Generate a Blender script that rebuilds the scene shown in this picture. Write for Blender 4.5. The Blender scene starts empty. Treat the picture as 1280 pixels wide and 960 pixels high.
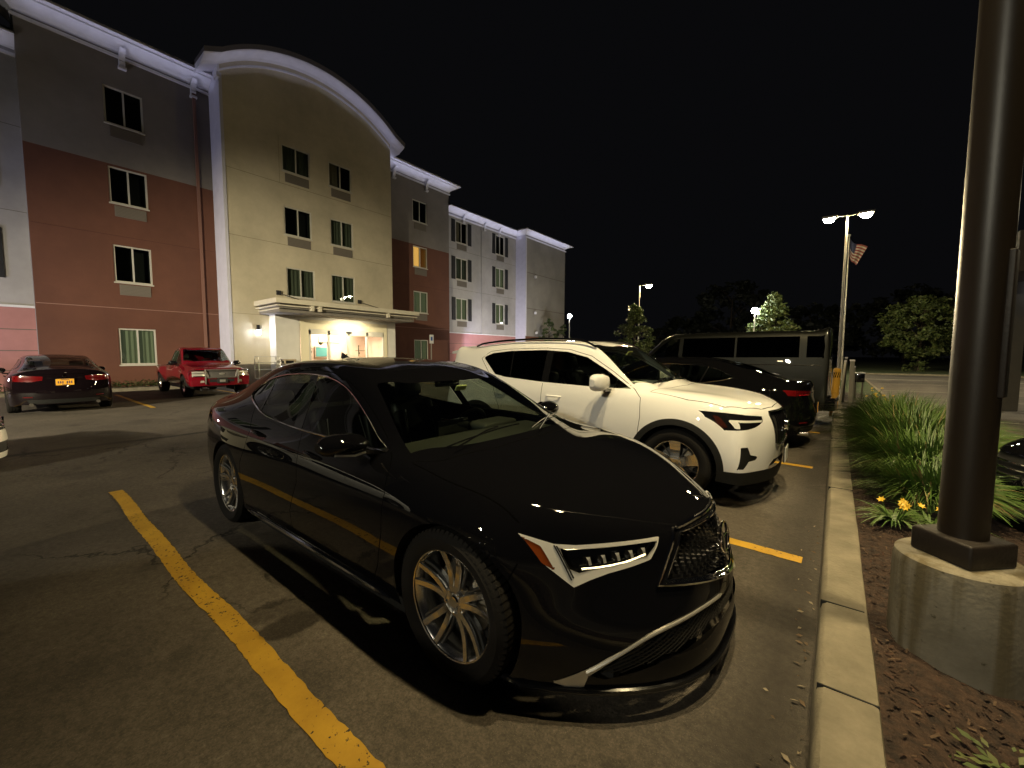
import bpy, bmesh, math, random
import numpy as np
from mathutils import Vector, Matrix
from mathutils.bvhtree import BVHTree
R = math.radians
random.seed(7)
scene = bpy.context.scene
COL = scene.collection
MATS = {}
def mat(name, base=(.5,.5,.5), rough=.5, metal=0., coat=0., spec=.5, emit=None, estr=0., trans=0., ior=1.45, alpha=1., bump=0., bscale=60., var=0., vscale=3., coat_rough=.03):
    if name in MATS: return MATS[name]
    m = bpy.data.materials.new(name); m.use_nodes = True
    nt = m.node_tree; b = nt.nodes['Principled BSDF']
    b.inputs['Base Color'].default_value = (*base, 1)
    b.inputs['Roughness'].default_value = rough
    b.inputs['Metallic'].default_value = metal
    b.inputs['Coat Weight'].default_value = coat
    b.inputs['Coat Roughness'].default_value = coat_rough
    b.inputs['Specular IOR Level'].default_value = spec
    b.inputs['Transmission Weight'].default_value = trans
    b.inputs['IOR'].default_value = ior
    b.inputs['Alpha'].default_value = alpha
    if emit:
        b.inputs['Emission Color'].default_value = (*emit, 1); b.inputs['Emission Strength'].default_value = estr
    if bump or var:
        tc = nt.nodes.new('ShaderNodeTexCoord')
    if var:
        n = nt.nodes.new('ShaderNodeTexNoise'); n.inputs['Scale'].default_value = vscale; n.inputs['Detail'].default_value = 6
        nt.links.new(tc.outputs['Object'], n.inputs['Vector'])
        r = nt.nodes.new('ShaderNodeMapRange'); r.inputs[1].default_value = .3; r.inputs[2].default_value = .7
        r.inputs[3].default_value = 1-var; r.inputs[4].default_value = 1+var
        nt.links.new(n.outputs['Fac'], r.inputs[0])
        mx = nt.nodes.new('ShaderNodeVectorMath'); mx.operation = 'SCALE'; mx.inputs[0].default_value = base
        nt.links.new(r.outputs[0], mx.inputs['Scale']); nt.links.new(mx.outputs[0], b.inputs['Base Color'])
    if bump:
        n2 = nt.nodes.new('ShaderNodeTexNoise'); n2.inputs['Scale'].default_value = bscale; n2.inputs['Detail'].default_value = 4
        nt.links.new(tc.outputs['Object'], n2.inputs['Vector'])
        bp = nt.nodes.new('ShaderNodeBump'); bp.inputs['Strength'].default_value = bump; bp.inputs['Distance'].default_value = .01
        nt.links.new(n2.outputs['Fac'], bp.inputs['Height']); nt.links.new(bp.outputs[0], b.inputs['Normal'])
    MATS[name] = m
    return m
def paint(name, base, metal=0., flake=.0):
    if metal: return mat(name, base, rough=.42, metal=metal, coat=1., coat_rough=.012, spec=.3)
    return mat(name, base, rough=.9, metal=metal, coat=1., coat_rough=.012, spec=0.)
def glass(name, tint=(.8,.86,.82), dark=.0):
    """thin window glass: tinted see-through with mirror reflections"""
    if name in MATS: return MATS[name]
    m = bpy.data.materials.new(name); m.use_nodes = True; nt = m.node_tree; nt.nodes.clear()
    o = nt.nodes.new('ShaderNodeOutputMaterial'); t = nt.nodes.new('ShaderNodeBsdfTransparent'); g = nt.nodes.new('ShaderNodeBsdfGlossy')
    t.inputs[0].default_value = (*tint, 1); g.inputs['Roughness'].default_value = .0
    f = nt.nodes.new('ShaderNodeFresnel'); f.inputs[0].default_value = 1.5
    geo = nt.nodes.new('ShaderNodeNewGeometry')
    a = nt.nodes.new('ShaderNodeMath'); a.operation = 'MULTIPLY_ADD'; a.inputs[1].default_value = 1.15; a.inputs[2].default_value = .02
    # facing-independent fresnel: back faces use the same curve through layer weight
    lw = nt.nodes.new('ShaderNodeLayerWeight'); lw.inputs[0].default_value = .5
    p = nt.nodes.new('ShaderNodeMath'); p.operation = 'POWER'; p.inputs[1].default_value = 3.2
    nt.links.new(lw.outputs['Facing'], p.inputs[0])
    s = nt.nodes.new('ShaderNodeMath'); s.operation = 'MULTIPLY_ADD'; s.inputs[1].default_value = .85; s.inputs[2].default_value = .055
    nt.links.new(p.outputs[0], s.inputs[0])
    mx = nt.nodes.new('ShaderNodeMixShader')
    nt.links.new(s.outputs[0], mx.inputs[0]); nt.links.new(t.outputs[0], mx.inputs[1]); nt.links.new(g.outputs[0], mx.inputs[2])
    nt.links.new(mx.outputs[0], o.inputs[0])
    nt.nodes.remove(f); nt.nodes.remove(geo); nt.nodes.remove(a)
    MATS[name] = m
    return m
def emis(name, col, s):
    if name in MATS: return MATS[name]
    m = bpy.data.materials.new(name); m.use_nodes = True; nt = m.node_tree
    b = nt.nodes['Principled BSDF']; b.inputs['Base Color'].default_value = (*[c*.5 for c in col], 1)
    b.inputs['Emission Color'].default_value = (*col, 1); b.inputs['Emission Strength'].default_value = s
    MATS[name] = m; return m

# ---------------------------------------------------------------- mesh builder
class MB:
    def __init__(s): s.v = []; s.f = []; s.m = []; s.sm = []; s.n = {}
    def add(s, vs, fs, mi=0, smooth=False, M=None):
        o = len(s.v)
        for p in vs:
            p = Vector(p)
            if M is not None: p = M @ p
            s.v.append(tuple(p))
        for f in fs: s.f.append(tuple(i+o for i in f)); s.m.append(mi); s.sm.append(smooth)
        return s
    def box(s, c, d, mi=0, M=None, bev=0.):
        x, y, z = d[0]/2, d[1]/2, d[2]/2
        if bev <= 0:
            vs = [(c[0]+a*x, c[1]+b*y, c[2]+e*z) for a in (-1,1) for b in (-1,1) for e in (-1,1)]
            fs = [(0,1,3,2),(4,6,7,5),(0,4,5,1),(2,3,7,6),(0,2,6,4),(1,5,7,3)]
            return s.add(vs, fs, mi, False, M)
        bm = bmesh.new(); bmesh.ops.create_cube(bm, size=1)
        for v in bm.verts: v.co = Vector((c[0]+v.co.x*d[0], c[1]+v.co.y*d[1], c[2]+v.co.z*d[2]))
        bmesh.ops.bevel(bm, geom=bm.edges[:], offset=min(bev, min(d)*.49), segments=3, profile=.5, affect='EDGES')
        vs = [v.co[:] for v in bm.verts]; fs = [tuple(v.index for v in f.verts) for f in bm.faces]; bm.free()
        return s.add(vs, fs, mi, True, M)
    def bx(s, x0, x1, y0, y1, z0, z1, mi=0, M=None, bev=0.):
        return s.box(((x0+x1)/2,(y0+y1)/2,(z0+z1)/2), (abs(x1-x0),abs(y1-y0),abs(z1-z0)), mi, M, bev)
    def loft(s, rings, mi=0, closed=True, caps=True, smooth=True, M=None):
        n = len(rings[0]); vs = [p for r in rings for p in r]; fs = []
        for i in range(len(rings)-1):
            for j in range(n if closed else n-1):
                k = (j+1) % n
                fs.append((i*n+j, i*n+k, (i+1)*n+k, (i+1)*n+j))
        s.add(vs, fs, mi, smooth, M)
        if caps:
            s.add(rings[0], [tuple(range(n))[::-1]], mi, False, M); s.add(rings[-1], [tuple(range(n))], mi, False, M)
        return s
    def cyl(s, p0, p1, r0, r1=None, n=16, mi=0, caps=True, M=None):
        r1 = r0 if r1 is None else r1
        p0, p1 = Vector(p0), Vector(p1); d = (p1-p0).normalized()
        a = d.orthogonal().normalized(); b = d.cross(a)
        rg = lambda p, r: [tuple(p + a*math.cos(2*math.pi*i/n)*r + b*math.sin(2*math.pi*i/n)*r) for i in range(n)]
        return s.loft([rg(p0,r0), rg(p1,r1)], mi, True, caps, n > 6, M)
    def tube(s, pts, r, n=8, mi=0, closed=False, M=None, flat=1.):
        pts = [Vector(p) for p in pts]; rings = []
        L = len(pts); up = None
        for i, p in enumerate(pts):
            if closed: d = pts[(i+1)%L]-pts[i-1]
            else: d = pts[min(i+1,L-1)]-pts[max(i-1,0)]
            d = d.normalized()
            if up is None: a = d.orthogonal().normalized()
            else:
                a = (up - d*up.dot(d)); a = a.normalized() if a.length > 1e-6 else d.orthogonal().normalized()
            up = a; b = d.cross(a)
            rr = r[i] if isinstance(r, (list,tuple)) else r
            rings.append([tuple(p + a*math.cos(2*math.pi*k/n)*rr + b*math.sin(2*math.pi*k/n)*rr*flat) for k in range(n)])
        if closed: rings.append(rings[0]); return s.loft(rings, mi, True, False, True, M)
        return s.loft(rings, mi, True, True, True, M)
    def lathe(s, prof, axis_M=None, n=48, mi=0, closed=False):
        """profile of (r, h) turned about local Z"""
        rings = []
        for r, h in prof:
            rings.append([(r*math.cos(2*math.pi*i/n), r*math.sin(2*math.pi*i/n), h) for i in range(n)])
        return s.loft(rings, mi, True, False, True, axis_M)
    def sphere(s, c, r, n=12, mi=0, M=None):
        r = (r,r,r) if not isinstance(r, (tuple,list)) else r
        rings = []
        for i in range(1, n//2):
            t = math.pi*i/(n//2)
            rings.append([(c[0]+r[0]*math.sin(t)*math.cos(2*math.pi*k/n), c[1]+r[1]*math.sin(t)*math.sin(2*math.pi*k/n), c[2]+r[2]*math.cos(t)) for k in range(n)])
        o = len(s.v); s.loft(rings, mi, True, False, True, M)
        top = (c[0],c[1],c[2]+r[2]); bot = (c[0],c[1],c[2]-r[2])
        s.add([top]+rings[0], [(0,k+1,(k+1)%n+1) for k in range(n)], mi, True, M)
        s.add([bot]+rings[-1], [(0,(k+1)%n+1,k+1) for k in range(n)], mi, True, M)
        return s
    def prism(s, poly, h0, h1, plane='xy', mi=0, M=None):
        def P(a, b, h):
            return {'xy':(a,b,h),'xz':(a,h,b),'yz':(h,a,b)}[plane]
        n = len(poly); vs = [P(a,b,h0) for a,b in poly]+[P(a,b,h1) for a,b in poly]
        fs = [tuple(range(n))[::-1], tuple(range(n,2*n))]+[(i,(i+1)%n,n+(i+1)%n,n+i) for i in range(n)]
        return s.add(vs, fs, mi, False, M)
    def build(s, name, mats, parent=None, loc=None, auto=False, shade=None):
        me = bpy.data.meshes.new(name); me.from_pydata(s.v, [], s.f); 
        if not isinstance(mats, (list,tuple)): mats = [mats]
        for m in mats: me.materials.append(m)
        me.polygons.foreach_set('material_index', s.m)
        me.polygons.foreach_set('use_smooth', s.sm if shade is None else [shade]*len(s.f))
        bm = bmesh.new(); bm.from_mesh(me); bmesh.ops.remove_doubles(bm, verts=bm.verts, dist=1e-5)
        bmesh.ops.recalc_face_normals(bm, faces=bm.faces)
        for e in bm.edges:
            if len(e.link_faces) == 2 and e.calc_face_angle(0) > R(38): e.smooth = False
        bm.to_mesh(me); bm.free(); me.update()
        ob = bpy.data.objects.new(name, me); COL.objects.link(ob)
        if parent: ob.parent = parent
        if loc: ob.location = loc
        return ob
def tag(o, label=None, cat=None, group=None, kind=None):
    if label: o['label'] = label
    if cat: o['category'] = cat
    if group: o['group'] = group
    if kind: o['kind'] = kind
    return o
def empty(name, loc=(0,0,0), rz=0, label=None, cat=None, group=None):
    o = bpy.data.objects.new(name, None); COL.objects.link(o); o.location = loc; o.rotation_euler = (0,0,rz)
    o.empty_display_size = .1
    return tag(o, label, cat, group)
def copy_tree(o, parent=None):
    c = o.copy(); COL.objects.link(c)
    if parent: c.parent = parent; c.matrix_parent_inverse = o.matrix_parent_inverse
    for ch in list(o.children):
        copy_tree(ch, c)
    return c
def struct(o): o['kind'] = 'structure'; return o
# ---------------------------------------------------------------- car body generator
def poly_sdf(P, poly):
    """signed distance (negative inside) of 2-D points to a closed polygon"""
    P = np.asarray(P); q = np.asarray(poly, float); n = len(q)
    d = np.full(len(P), 1e9); ins = np.zeros(len(P), bool)
    for i in range(n):
        a, b = q[i], q[(i+1)%n]; e = b-a; w = P-a
        t = np.clip((w@e)/max(e@e,1e-12), 0, 1)
        d = np.minimum(d, np.hypot(*(w-np.outer(t,e)).T))
        c = ((a[1] > P[:,1]) != (b[1] > P[:,1]))
        with np.errstate(divide='ignore', invalid='ignore'):
            xi = a[0]+(P[:,1]-a[1])*(b[0]-a[0])/(b[1]-a[1])
        ins ^= c & (P[:,0] < xi)
    return np.where(ins, -d, d)
def line_dist(P, pts):
    """distance to an open polyline"""
    P = np.asarray(P); q = np.asarray(pts, float); d = np.full(len(P), 1e9)
    for a, b in zip(q[:-1], q[1:]):
        e = b-a; w = P-a; t = np.clip((w@e)/max(e@e,1e-12), 0, 1)
        d = np.minimum(d, np.hypot(*(w-np.outer(t,e)).T))
    return d
def smooth_poly(pts, n=6, closed=True):
    """Catmull-Rom through 2-D/3-D points"""
    q = [np.array(p, float) for p in pts]; L = len(q); out = []
    rng = range(L) if closed else range(L-1)
    for i in rng:
        g = (lambda k: q[k % L]) if closed else (lambda k: q[min(max(k,0),L-1)])
        p0, p1, p2, p3 = g(i-1), g(i), g(i+1), g(i+2)
        for k in range(n):
            t = k/n
            out.append(tuple(.5*((2*p1)+(-p0+p2)*t+(2*p0-5*p1+4*p2-p3)*t*t+(-p0+3*p1-3*p2+p3)*t**3)))
    if not closed: out.append(tuple(q[-1]))
    return out
def half_d(C2, p0, p1):
    p0 = np.array(p0, float); p1 = np.array(p1, float); e = (p1-p0)/np.linalg.norm(p1-p0)
    return (C2-p0)@np.array([-e[1], e[0]])
def dens(poly, d=.03):
    out = []
    for a, b in zip(poly, poly[1:]+poly[:1]):
        n = max(1, int(math.dist(a, b)/d))
        out += [tuple(a[k]+(b[k]-a[k])*i/n for k in range(len(a))) for i in range(n)]
    return out
class Shell:
    """dense car shell that can be cut along scalar fields and sorted into parts"""
    def __init__(s, V, N, F, fid): s.V = V; s.N = N; s.F = F; s.id = fid
    def cut(s, fn, ids=None, side=0):
        val = fn(s.V)
        val = np.where(np.abs(val) < 1e-5, 1e-5, val)
        V = list(map(tuple, s.V)); N = list(map(tuple, s.N)); cache = {}; F2 = []; I2 = []
        pos = val > 0; Vn = s.V; Nn = s.N
        for f, fi in zip(s.F, s.id):
            if ids is not None and fi not in ids: F2.append(f); I2.append(fi); continue
            if side and (Vn[f[0]][1]+Vn[f[1]][1])*side < 0 and abs(Vn[f[0]][1]) > .02: F2.append(f); I2.append(fi); continue
            sg = [pos[i] for i in f]
            if all(sg) or not any(sg): F2.append(f); I2.append(fi); continue
            A = []; B = []; n = len(f)
            for k in range(n):
                i, j = f[k], f[(k+1)%n]
                (A if pos[i] else B).append(i)
                if pos[i] != pos[j]:
                    key = (min(i,j), max(i,j))
                    if key not in cache:
                        a, b = key; t = val[a]/(val[a]-val[b])
                        cache[key] = len(V)
                        V.append(tuple(Vn[a]*(1-t)+Vn[b]*t)); nn = Nn[a]*(1-t)+Nn[b]*t; N.append(tuple(nn/np.linalg.norm(nn)))
                    A.append(cache[key]); B.append(cache[key])
            for q in (A, B):
                if len(q) > 2: F2.append(tuple(q)); I2.append(fi)
        s.V = np.array(V); s.N = np.array(N); s.F = F2; s.id = I2
    def half(s, p0, p1, ax, ids, offs=(0,), side=0):
        p0 = np.array(p0, float); p1 = np.array(p1, float); e = (p1-p0)/np.linalg.norm(p1-p0); n = np.array([-e[1], e[0]])
        for o in offs: s.cut(lambda P: (P[:,ax]-p0)@n-o, ids, side)
    def centroids(s): return np.array([s.V[list(f)].mean(0) for f in s.F])
    def part(s, idx, name, mats, mis=None, parent=None, off=0., flip=False):
        used = {}; V = []; Nn = []; F = []
        for q in idx:
            f = []
            for i in s.F[q]:
                if i not in used: used[i] = len(V); V.append(s.V[i]+s.N[i]*off); Nn.append(s.N[i])
                f.append(used[i])
            F.append(f)
        if not F: return None
        me = bpy.data.meshes.new(name); me.from_pydata([tuple(v) for v in V], [], F)
        for m in (mats if isinstance(mats,(list,tuple)) else [mats]): me.materials.append(m)
        me.polygons.foreach_set('use_smooth', [True]*len(F))
        if mis is not None: me.polygons.foreach_set('material_index', mis)
        me.update()
        me.normals_split_custom_set_from_vertices([tuple(n) for n in Nn])
        ob = bpy.data.objects.new(name, me); COL.objects.link(ob)
        if parent: ob.parent = parent
        return ob
def build_shell(T, front, rear, ex=1.76, level=3, crease=None, iters=3, jf=(.0,.36,.70), fj=None, crown=2.2):
    """T: stations rear->front (x, b, zc, (rail), (j4), (belt), (k3), (k2), (k1), (k0)).
    front/rear: function (yfrac 0..1, k 0..4, corner xyz, centre-x) -> (x,y,z)."""
    n = len(T); verts = []; ids = {}
    def V(key, p):
        if key not in ids: ids[key] = len(verts); verts.append(p)
        return ids[key]
    def tp(i, j):
        x, b, zc, rl, j4, bl = T[i][:6]; s = 1 if j > 0 else -1; a = abs(j)
        if a == 5: y, z = bl
        elif a == 4: y, z = j4
        elif a == 3: y, z = rl
        else:
            y = rl[0]*jf[a]; z = zc-(zc-rl[1])*(jf[a])**crown
        X = x+b*(1-min(1,(y/bl[0]))**ex)
        return (X, s*y, z)
    def sp(i, k, s):
        x = T[i][0]; y, z = T[i][9-k]
        return (x, s*y, z)
    def VT(i, j): return V(('T',i,j), tp(i,j))
    def VS(i, k, s): return VT(i, 5*s) if k == 4 else V(('S',i,k,s), sp(i,k,s))
    F = []; M = []
    for i in range(n-1):
        for j in range(-5, 5):
            F.append((VT(i,j), VT(i+1,j), VT(i+1,j+1), VT(i,j+1))); a = max(abs(j),abs(j+1)); M.append(1 if a <= 3 else 2)
        for k in range(4):
            F.append((VS(i,k,-1), VS(i+1,k,-1), VS(i+1,k+1,-1), VS(i,k+1,-1))); M.append(3)
            F.append((VS(i,k+1,1), VS(i+1,k+1,1), VS(i+1,k,1), VS(i,k,1))); M.append(3)
    ys = fj or (0,.22,.44,.65,.85,1)
    for end, i, fn in ((4, n-1, front), (5, 0, rear)):
        def VF(j, k):
            if k == 4: return VT(i, j)
            if abs(j) == 5: return VS(i, k, 1 if j > 0 else -1)
            s = 1 if j > 0 else -1
            y, z = T[i][9-k]; cx = T[i][0]
            p = fn(ys[abs(j)], k, (cx, y, z))
            return V(('E',end,j,k), (p[0], s*p[1], p[2]))
        for j in range(-5, 5):
            for k in range(4):
                q = (VF(j,k), VF(j,k+1), VF(j+1,k+1), VF(j+1,k))
                F.append(q if end == 5 else q[::-1]); M.append(end)
    tgt = np.array(verts, float); cur = tgt.copy()
    me = bpy.data.meshes.new('cage'); me.from_pydata([tuple(v) for v in cur], [], F)
    me.polygons.foreach_set('material_index', M)
    for q in range(6): me.materials.append(None)
    if crease:
        at = me.attributes.new('crease_edge', 'FLOAT', 'EDGE'); inv = {v: k for k, v in ids.items()}
        for e in me.edges:
            c = crease(inv[e.vertices[0]], inv[e.vertices[1]])
            if c: at.data[e.index].value = c
    ob = bpy.data.objects.new('cage', me); COL.objects.link(ob)
    md = ob.modifiers.new('s', 'SUBSURF'); md.levels = 1; md.render_levels = 1; md.use_limit_surface = True
    dg = bpy.context.evaluated_depsgraph_get()
    for it in range(iters):
        dg.update(); ev = ob.evaluated_get(dg); m2 = ev.to_mesh()
        lim = np.array([m2.vertices[q].co[:] for q in range(len(cur))]); ev.to_mesh_clear()
        d = tgt-lim; cur = cur+d*.85
        me.vertices.foreach_set('co', cur.ravel()); me.update()
    md.levels = level; dg.update(); ev = ob.evaluated_get(dg); m2 = ev.to_mesh()
    Vv = np.empty(len(m2.vertices)*3); m2.vertices.foreach_get('co', Vv); Vv = Vv.reshape(-1,3)
    Fv = [tuple(p.vertices) for p in m2.polygons]; Mi = [p.material_index for p in m2.polygons]
    Nv = np.empty(len(m2.vertices)*3); m2.vertex_normals.foreach_get('vector', Nv); Nv = Nv.reshape(-1,3)
    Vv = Vv.copy(); Nv = Nv.copy()
    # make normals point outward
    cen = np.array([0,0,.7]); 
    if ((Vv-cen)*Nv).sum(1).mean() < 0: Nv = -Nv; Fv = [f[::-1] for f in Fv]
    ev.to_mesh_clear(); bpy.data.objects.remove(ob); bpy.data.meshes.remove(me)
    return Shell(Vv, Nv, Fv, Mi)
class Surf:
    """ray queries on the uncut shell"""
    def __init__(s, sh): s.t = BVHTree.FromPolygons([tuple(v) for v in sh.V], sh.F)
    def side(s, x, z, sgn=-1, off=0.):
        h = s.t.ray_cast(Vector((x, sgn*3, z)), Vector((0,-sgn,0)))
        if h[0] is None: return None
        n = h[1] if h[1].y*sgn > 0 else -h[1]
        return h[0]+n*off
    def dir(s, o, d, off=0.):
        h = s.t.ray_cast(Vector(o), Vector(d))
        if h[0] is None: return None
        n = h[1] if h[1].dot(Vector(d)) < 0 else -h[1]
        return h[0]+n*off
    def top(s, x, y, off=0.): return s.dir((x,y,5), (0,0,-1), off)
    def front(s, y, z, sgn=1, off=0.): return s.dir((5*sgn,y,z), (-sgn,0,0), off)
def wheel(name, parent, c, sgn, r=.345, rr=.25, w=.23, style='split', rim_m=None, tyre_m=None, hub=None, detail=True):
    """tyre mesh (part) with rim, disc and caliper (sub-parts); sgn -1 faces -y"""
    M0 = Matrix.Rotation(R(90)*(1 if sgn < 0 else -1), 4, 'X')     # local +Z -> outward
    mb = MB(); prof = []
    h = w/2
    sec = [(rr-.012,h*.78),(rr+.004,h*.9),(rr+.025,h*.99),(r*.62+rr*.38,h*1.02),(r-.03,h*.99),(r-.010,h*.9),(r,h*.72)]
    full = sec+[(r,h*.25),(r-.008,h*.22),(r-.008,h*.18),(r,h*.15),(r,-h*.15),(r-.008,-h*.18),(r-.008,-h*.22),(r,-h*.25)]+[(a,-b) for a,b in sec[::-1]]
    mb.lathe(full, M0, 64 if detail else 40)
    if detail:   # shoulder tread blocks
        nb = 72
        for i in range(nb):
            a = 2*math.pi*i/nb; Mx = M0 @ Matrix.Rotation(a, 4, 'Z')
            mb.add([(r-.02,-.010,h*.96),(r-.02,.010,h*.96),(r+.003,.010,h*.80),(r+.003,-.010,h*.80),(r+.003,-.010,h*.3),(r+.003,.010,h*.3)],
                   [(0,1,2,3),(3,2,5,4)], 0, False, Mx)
    t = mb.build(name, tyre_m, parent, c)
    rb = MB()
    rb.lathe([(rr-.012,h*.80),(rr+.003,h*.86),(rr+.006,h*.80),(rr-.004,h*.76),(rr-.018,h*.66),(rr-.03,h*.2),(rr-.03,-h*.8)], M0, 64, 0)
    zf = h*.60
    def spoke(a, w0, w1, r0, r1, z0, z1, th=.028, mi=0, da=0.):
        Mx = M0 @ Matrix.Rotation(a, 4, 'Z')
        N = 6; top = []; bot = []
        for q in range(N+1):
            u = q/N; rad = r0+(r1-r0)*u; ww = w0+(w1-w0)*u; z = z0+(z1-z0)*u-.016*math.sin(math.pi*u); an = da*u
            ctr = Vector((rad*math.cos(an), rad*math.sin(an), 0)); tg = Vector((-math.sin(an), math.cos(an), 0))
            a1 = ctr-tg*ww/2; a2 = ctr+tg*ww/2
            top.append([(a1.x,a1.y,z-.006),(a1.x+tg.x*.004,a1.y+tg.y*.004,z),(a2.x-tg.x*.004,a2.y-tg.y*.004,z),(a2.x,a2.y,z-.006),(a2.x-tg.x*.004,a2.y-tg.y*.004,z-th),(a1.x+tg.x*.004,a1.y+tg.y*.004,z-th)])
        rb.loft(top, mi, True, True, False, Mx)
    if style == 'split':       # five pairs of slim diverging spokes
        for i in range(5):
            a = 2*math.pi*i/5+R(90)
            for sg in (-1, 1):
                spoke(a+sg*R(10.5), .034, .030, .050, rr-.012, zf-.004, zf+.020, da=sg*R(1.5))
                spoke(a+sg*R(23), .014, .016, .056, rr-.014, zf-.020, zf+.004, mi=1, da=-sg*R(5))
        rb.lathe([(.0,zf-.012),(.030,zf-.012),(.036,zf-.016),(.062,zf-.006),(.072,zf-.02),(.076,zf-.05)], M0, 40, 0)
        rb.lathe([(.0,zf-.004),(.024,zf-.005),(.029,zf-.011)], M0, 32, 2)
        for i in range(5):
            a = 2*math.pi*(i+.5)/5+R(90)
            rb.lathe([(0,.02),(.007,.018),(.009,0)], M0 @ Matrix.Translation((.052*math.cos(a), .052*math.sin(a), zf-.022)), 8, 2)
    elif style == 'ten':
        for i in range(10):
            a = 2*math.pi*i/10+R(90)
            spoke(a, .034, .028, .05, rr-.012, zf-.004, zf+.012)
        rb.lathe([(.0,zf-.010),(.034,zf-.012),(.066,zf-.004),(.078,zf-.03)], M0, 32, 0)
    elif style == 'five':      # broad five-spoke with dark pockets
        for i in range(5):
            a = 2*math.pi*i/5+R(90)
            spoke(a, .085, .125, .045, rr-.010, zf-.004, zf+.014)
            spoke(a+R(36), .012, .014, .055, rr-.012, zf-.02, zf+.0, mi=1)
        rb.lathe([(.0,zf-.010),(.034,zf-.012),(.066,zf-.004),(.085,zf-.03)], M0, 32, 0)
    elif style == 'steel':
        rb.lathe([(.0,zf-.05),(.05,zf-.05),(.09,zf-.01),(.13,zf-.0),(.17,zf-.02),(rr-.02,zf-.04)], M0, 32, 0)
        for i in range(8):
            a = 2*math.pi*i/8
            rb.lathe([(0,.002),(.02,.002)], M0 @ Matrix.Translation((.15*math.cos(a), .15*math.sin(a), zf-.008)), 10, 1)
    hb = rb.build('rim', rim_m, t)
    db = MB()
    db.lathe([(.0,h*.02),(.07,h*.05),(.075,-h*.1),(.165,-h*.1),(.167,-h*.2),(.0,-h*.2)], M0, 40, 0)
    db.lathe([(.0,-h*.5),(rr-.031,-h*.5)], M0, 24, 1)
    db.build('brake_disc', [MATS['disc'], MATS['black_matte']], t)
    if detail:
        cb = MB()
        for q in range(1):
            pts = []
            for a in np.linspace(R(-8), R(52), 9): pts.append(a)
            rings = [[(rad*math.cos(a), rad*math.sin(a), z) for rad, z in ((.115,h*.12),(.178,h*.12),(.186,h*0),(.186,-h*.35),(.115,-h*.35))] for a in pts]
            cb.loft(rings, 0, True, True, False, M0)
        cb.build('brake_caliper', MATS['caliper'], t)
    return t
CAMH = 1.43
def setup_camera():
    f = 510.; yaw, pitch, roll = R(38.4), R(4.1), R(-.2)
    cam = bpy.data.cameras.new('camera'); o = bpy.data.objects.new('camera', cam); COL.objects.link(o)
    fw = Vector((-math.sin(yaw)*math.cos(pitch), math.cos(yaw)*math.cos(pitch), -math.sin(pitch)))
    r0 = Vector((math.cos(yaw), math.sin(yaw), 0)); u0 = r0.cross(fw)
    r = r0*math.cos(roll)-u0*math.sin(roll); u = r.cross(fw)
    M = Matrix((( r.x,u.x,-fw.x,0),(r.y,u.y,-fw.y,0),(r.z,u.z,-fw.z,CAMH),(0,0,0,1)))
    o.matrix_world = M; cam.sensor_fit = 'HORIZONTAL'; cam.sensor_width = 36; cam.lens = 36*510./1280
    cam.clip_start = .05; cam.clip_end = 2000; scene.camera = o
    return o
setup_camera()
# ---------------------------------------------------------------- near-black sedan (hero) body table
HT = [ # x, b, zc, rail, j4, belt, k3, k2, k1, k0     rear -> front
 (-2.24,-.20,1.035,(.50,1.02),(.64,.985),(.735,.93),(.765,.80),(.78,.62),(.775,.42),(.72,.24)),
 (-2.10,-.15,1.062,(.52,1.045),(.665,1.005),(.785,.945),(.825,.82),(.84,.64),(.835,.42),(.79,.21)),
 (-1.88,-.10,1.135,(.525,1.115),(.67,1.035),(.82,.955),(.87,.83),(.885,.66),(.88,.42),(.85,.20)),
 (-1.62,-.06,1.255,(.525,1.215),(.665,1.085),(.838,.955),(.895,.82),(.912,.65),(.905,.42),(.885,.20)),
 (-1.30,-.04,1.355,(.54,1.30),(.665,1.135),(.848,.945),(.908,.80),(.925,.64),(.915,.42),(.895,.20)),
 (-.90,-.02,1.412,(.555,1.36),(.68,1.165),(.85,.925),(.905,.785),(.922,.62),(.91,.40),(.885,.20)),
 (-.45,0,1.428,(.565,1.375),(.695,1.17),(.852,.905),(.902,.77),(.918,.60),(.905,.38),(.88,.20)),
 (0.0,.03,1.412,(.57,1.355),(.70,1.15),(.85,.89),(.900,.76),(.917,.59),(.904,.37),(.88,.20)),
 (.32,.10,1.338,(.585,1.275),(.705,1.09),(.845,.885),(.900,.75),(.918,.59),(.905,.37),(.88,.20)),
 (.66,.18,1.155,(.625,1.10),(.73,.995),(.84,.882),(.902,.75),(.92,.59),(.906,.37),(.88,.20)),
 (.98,.22,.975,(.63,.955),(.745,.925),(.838,.878),(.905,.745),(.922,.59),(.91,.37),(.885,.20)),
 (1.22,.26,.915,(.60,.915),(.74,.905),(.83,.865),(.908,.735),(.925,.59),(.912,.37),(.885,.20)),
 (1.45,.34,.86,(.56,.868),(.72,.868),(.82,.835),(.90,.71),(.915,.56),(.905,.36),(.88,.20)),
 (1.62,.44,.79,(.52,.81),(.69,.815),(.80,.785),(.868,.67),(.885,.52),(.885,.33),(.865,.165)),
 (1.74,.52,.70,(.48,.72),(.63,.738),(.755,.735),(.80,.62),(.83,.47),(.855,.29),(.835,.125)),
]
def hero_front(f, k, c):
    D = (.60,.615,.60,.565)[k]; ex = (2.7,2.5,2.0,1.8)[k]; dz = (-.01,-.01,-.02,-.02)[k]
    return (c[0]+D*(1-f**ex), c[1]*f, c[2]+dz*(1-f*f))
def hero_rear(f, k, c):
    D = (.22,.27,.27,.22)[k]
    return (c[0]-D*(1-f**2.4), c[1]*f, c[2])
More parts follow.
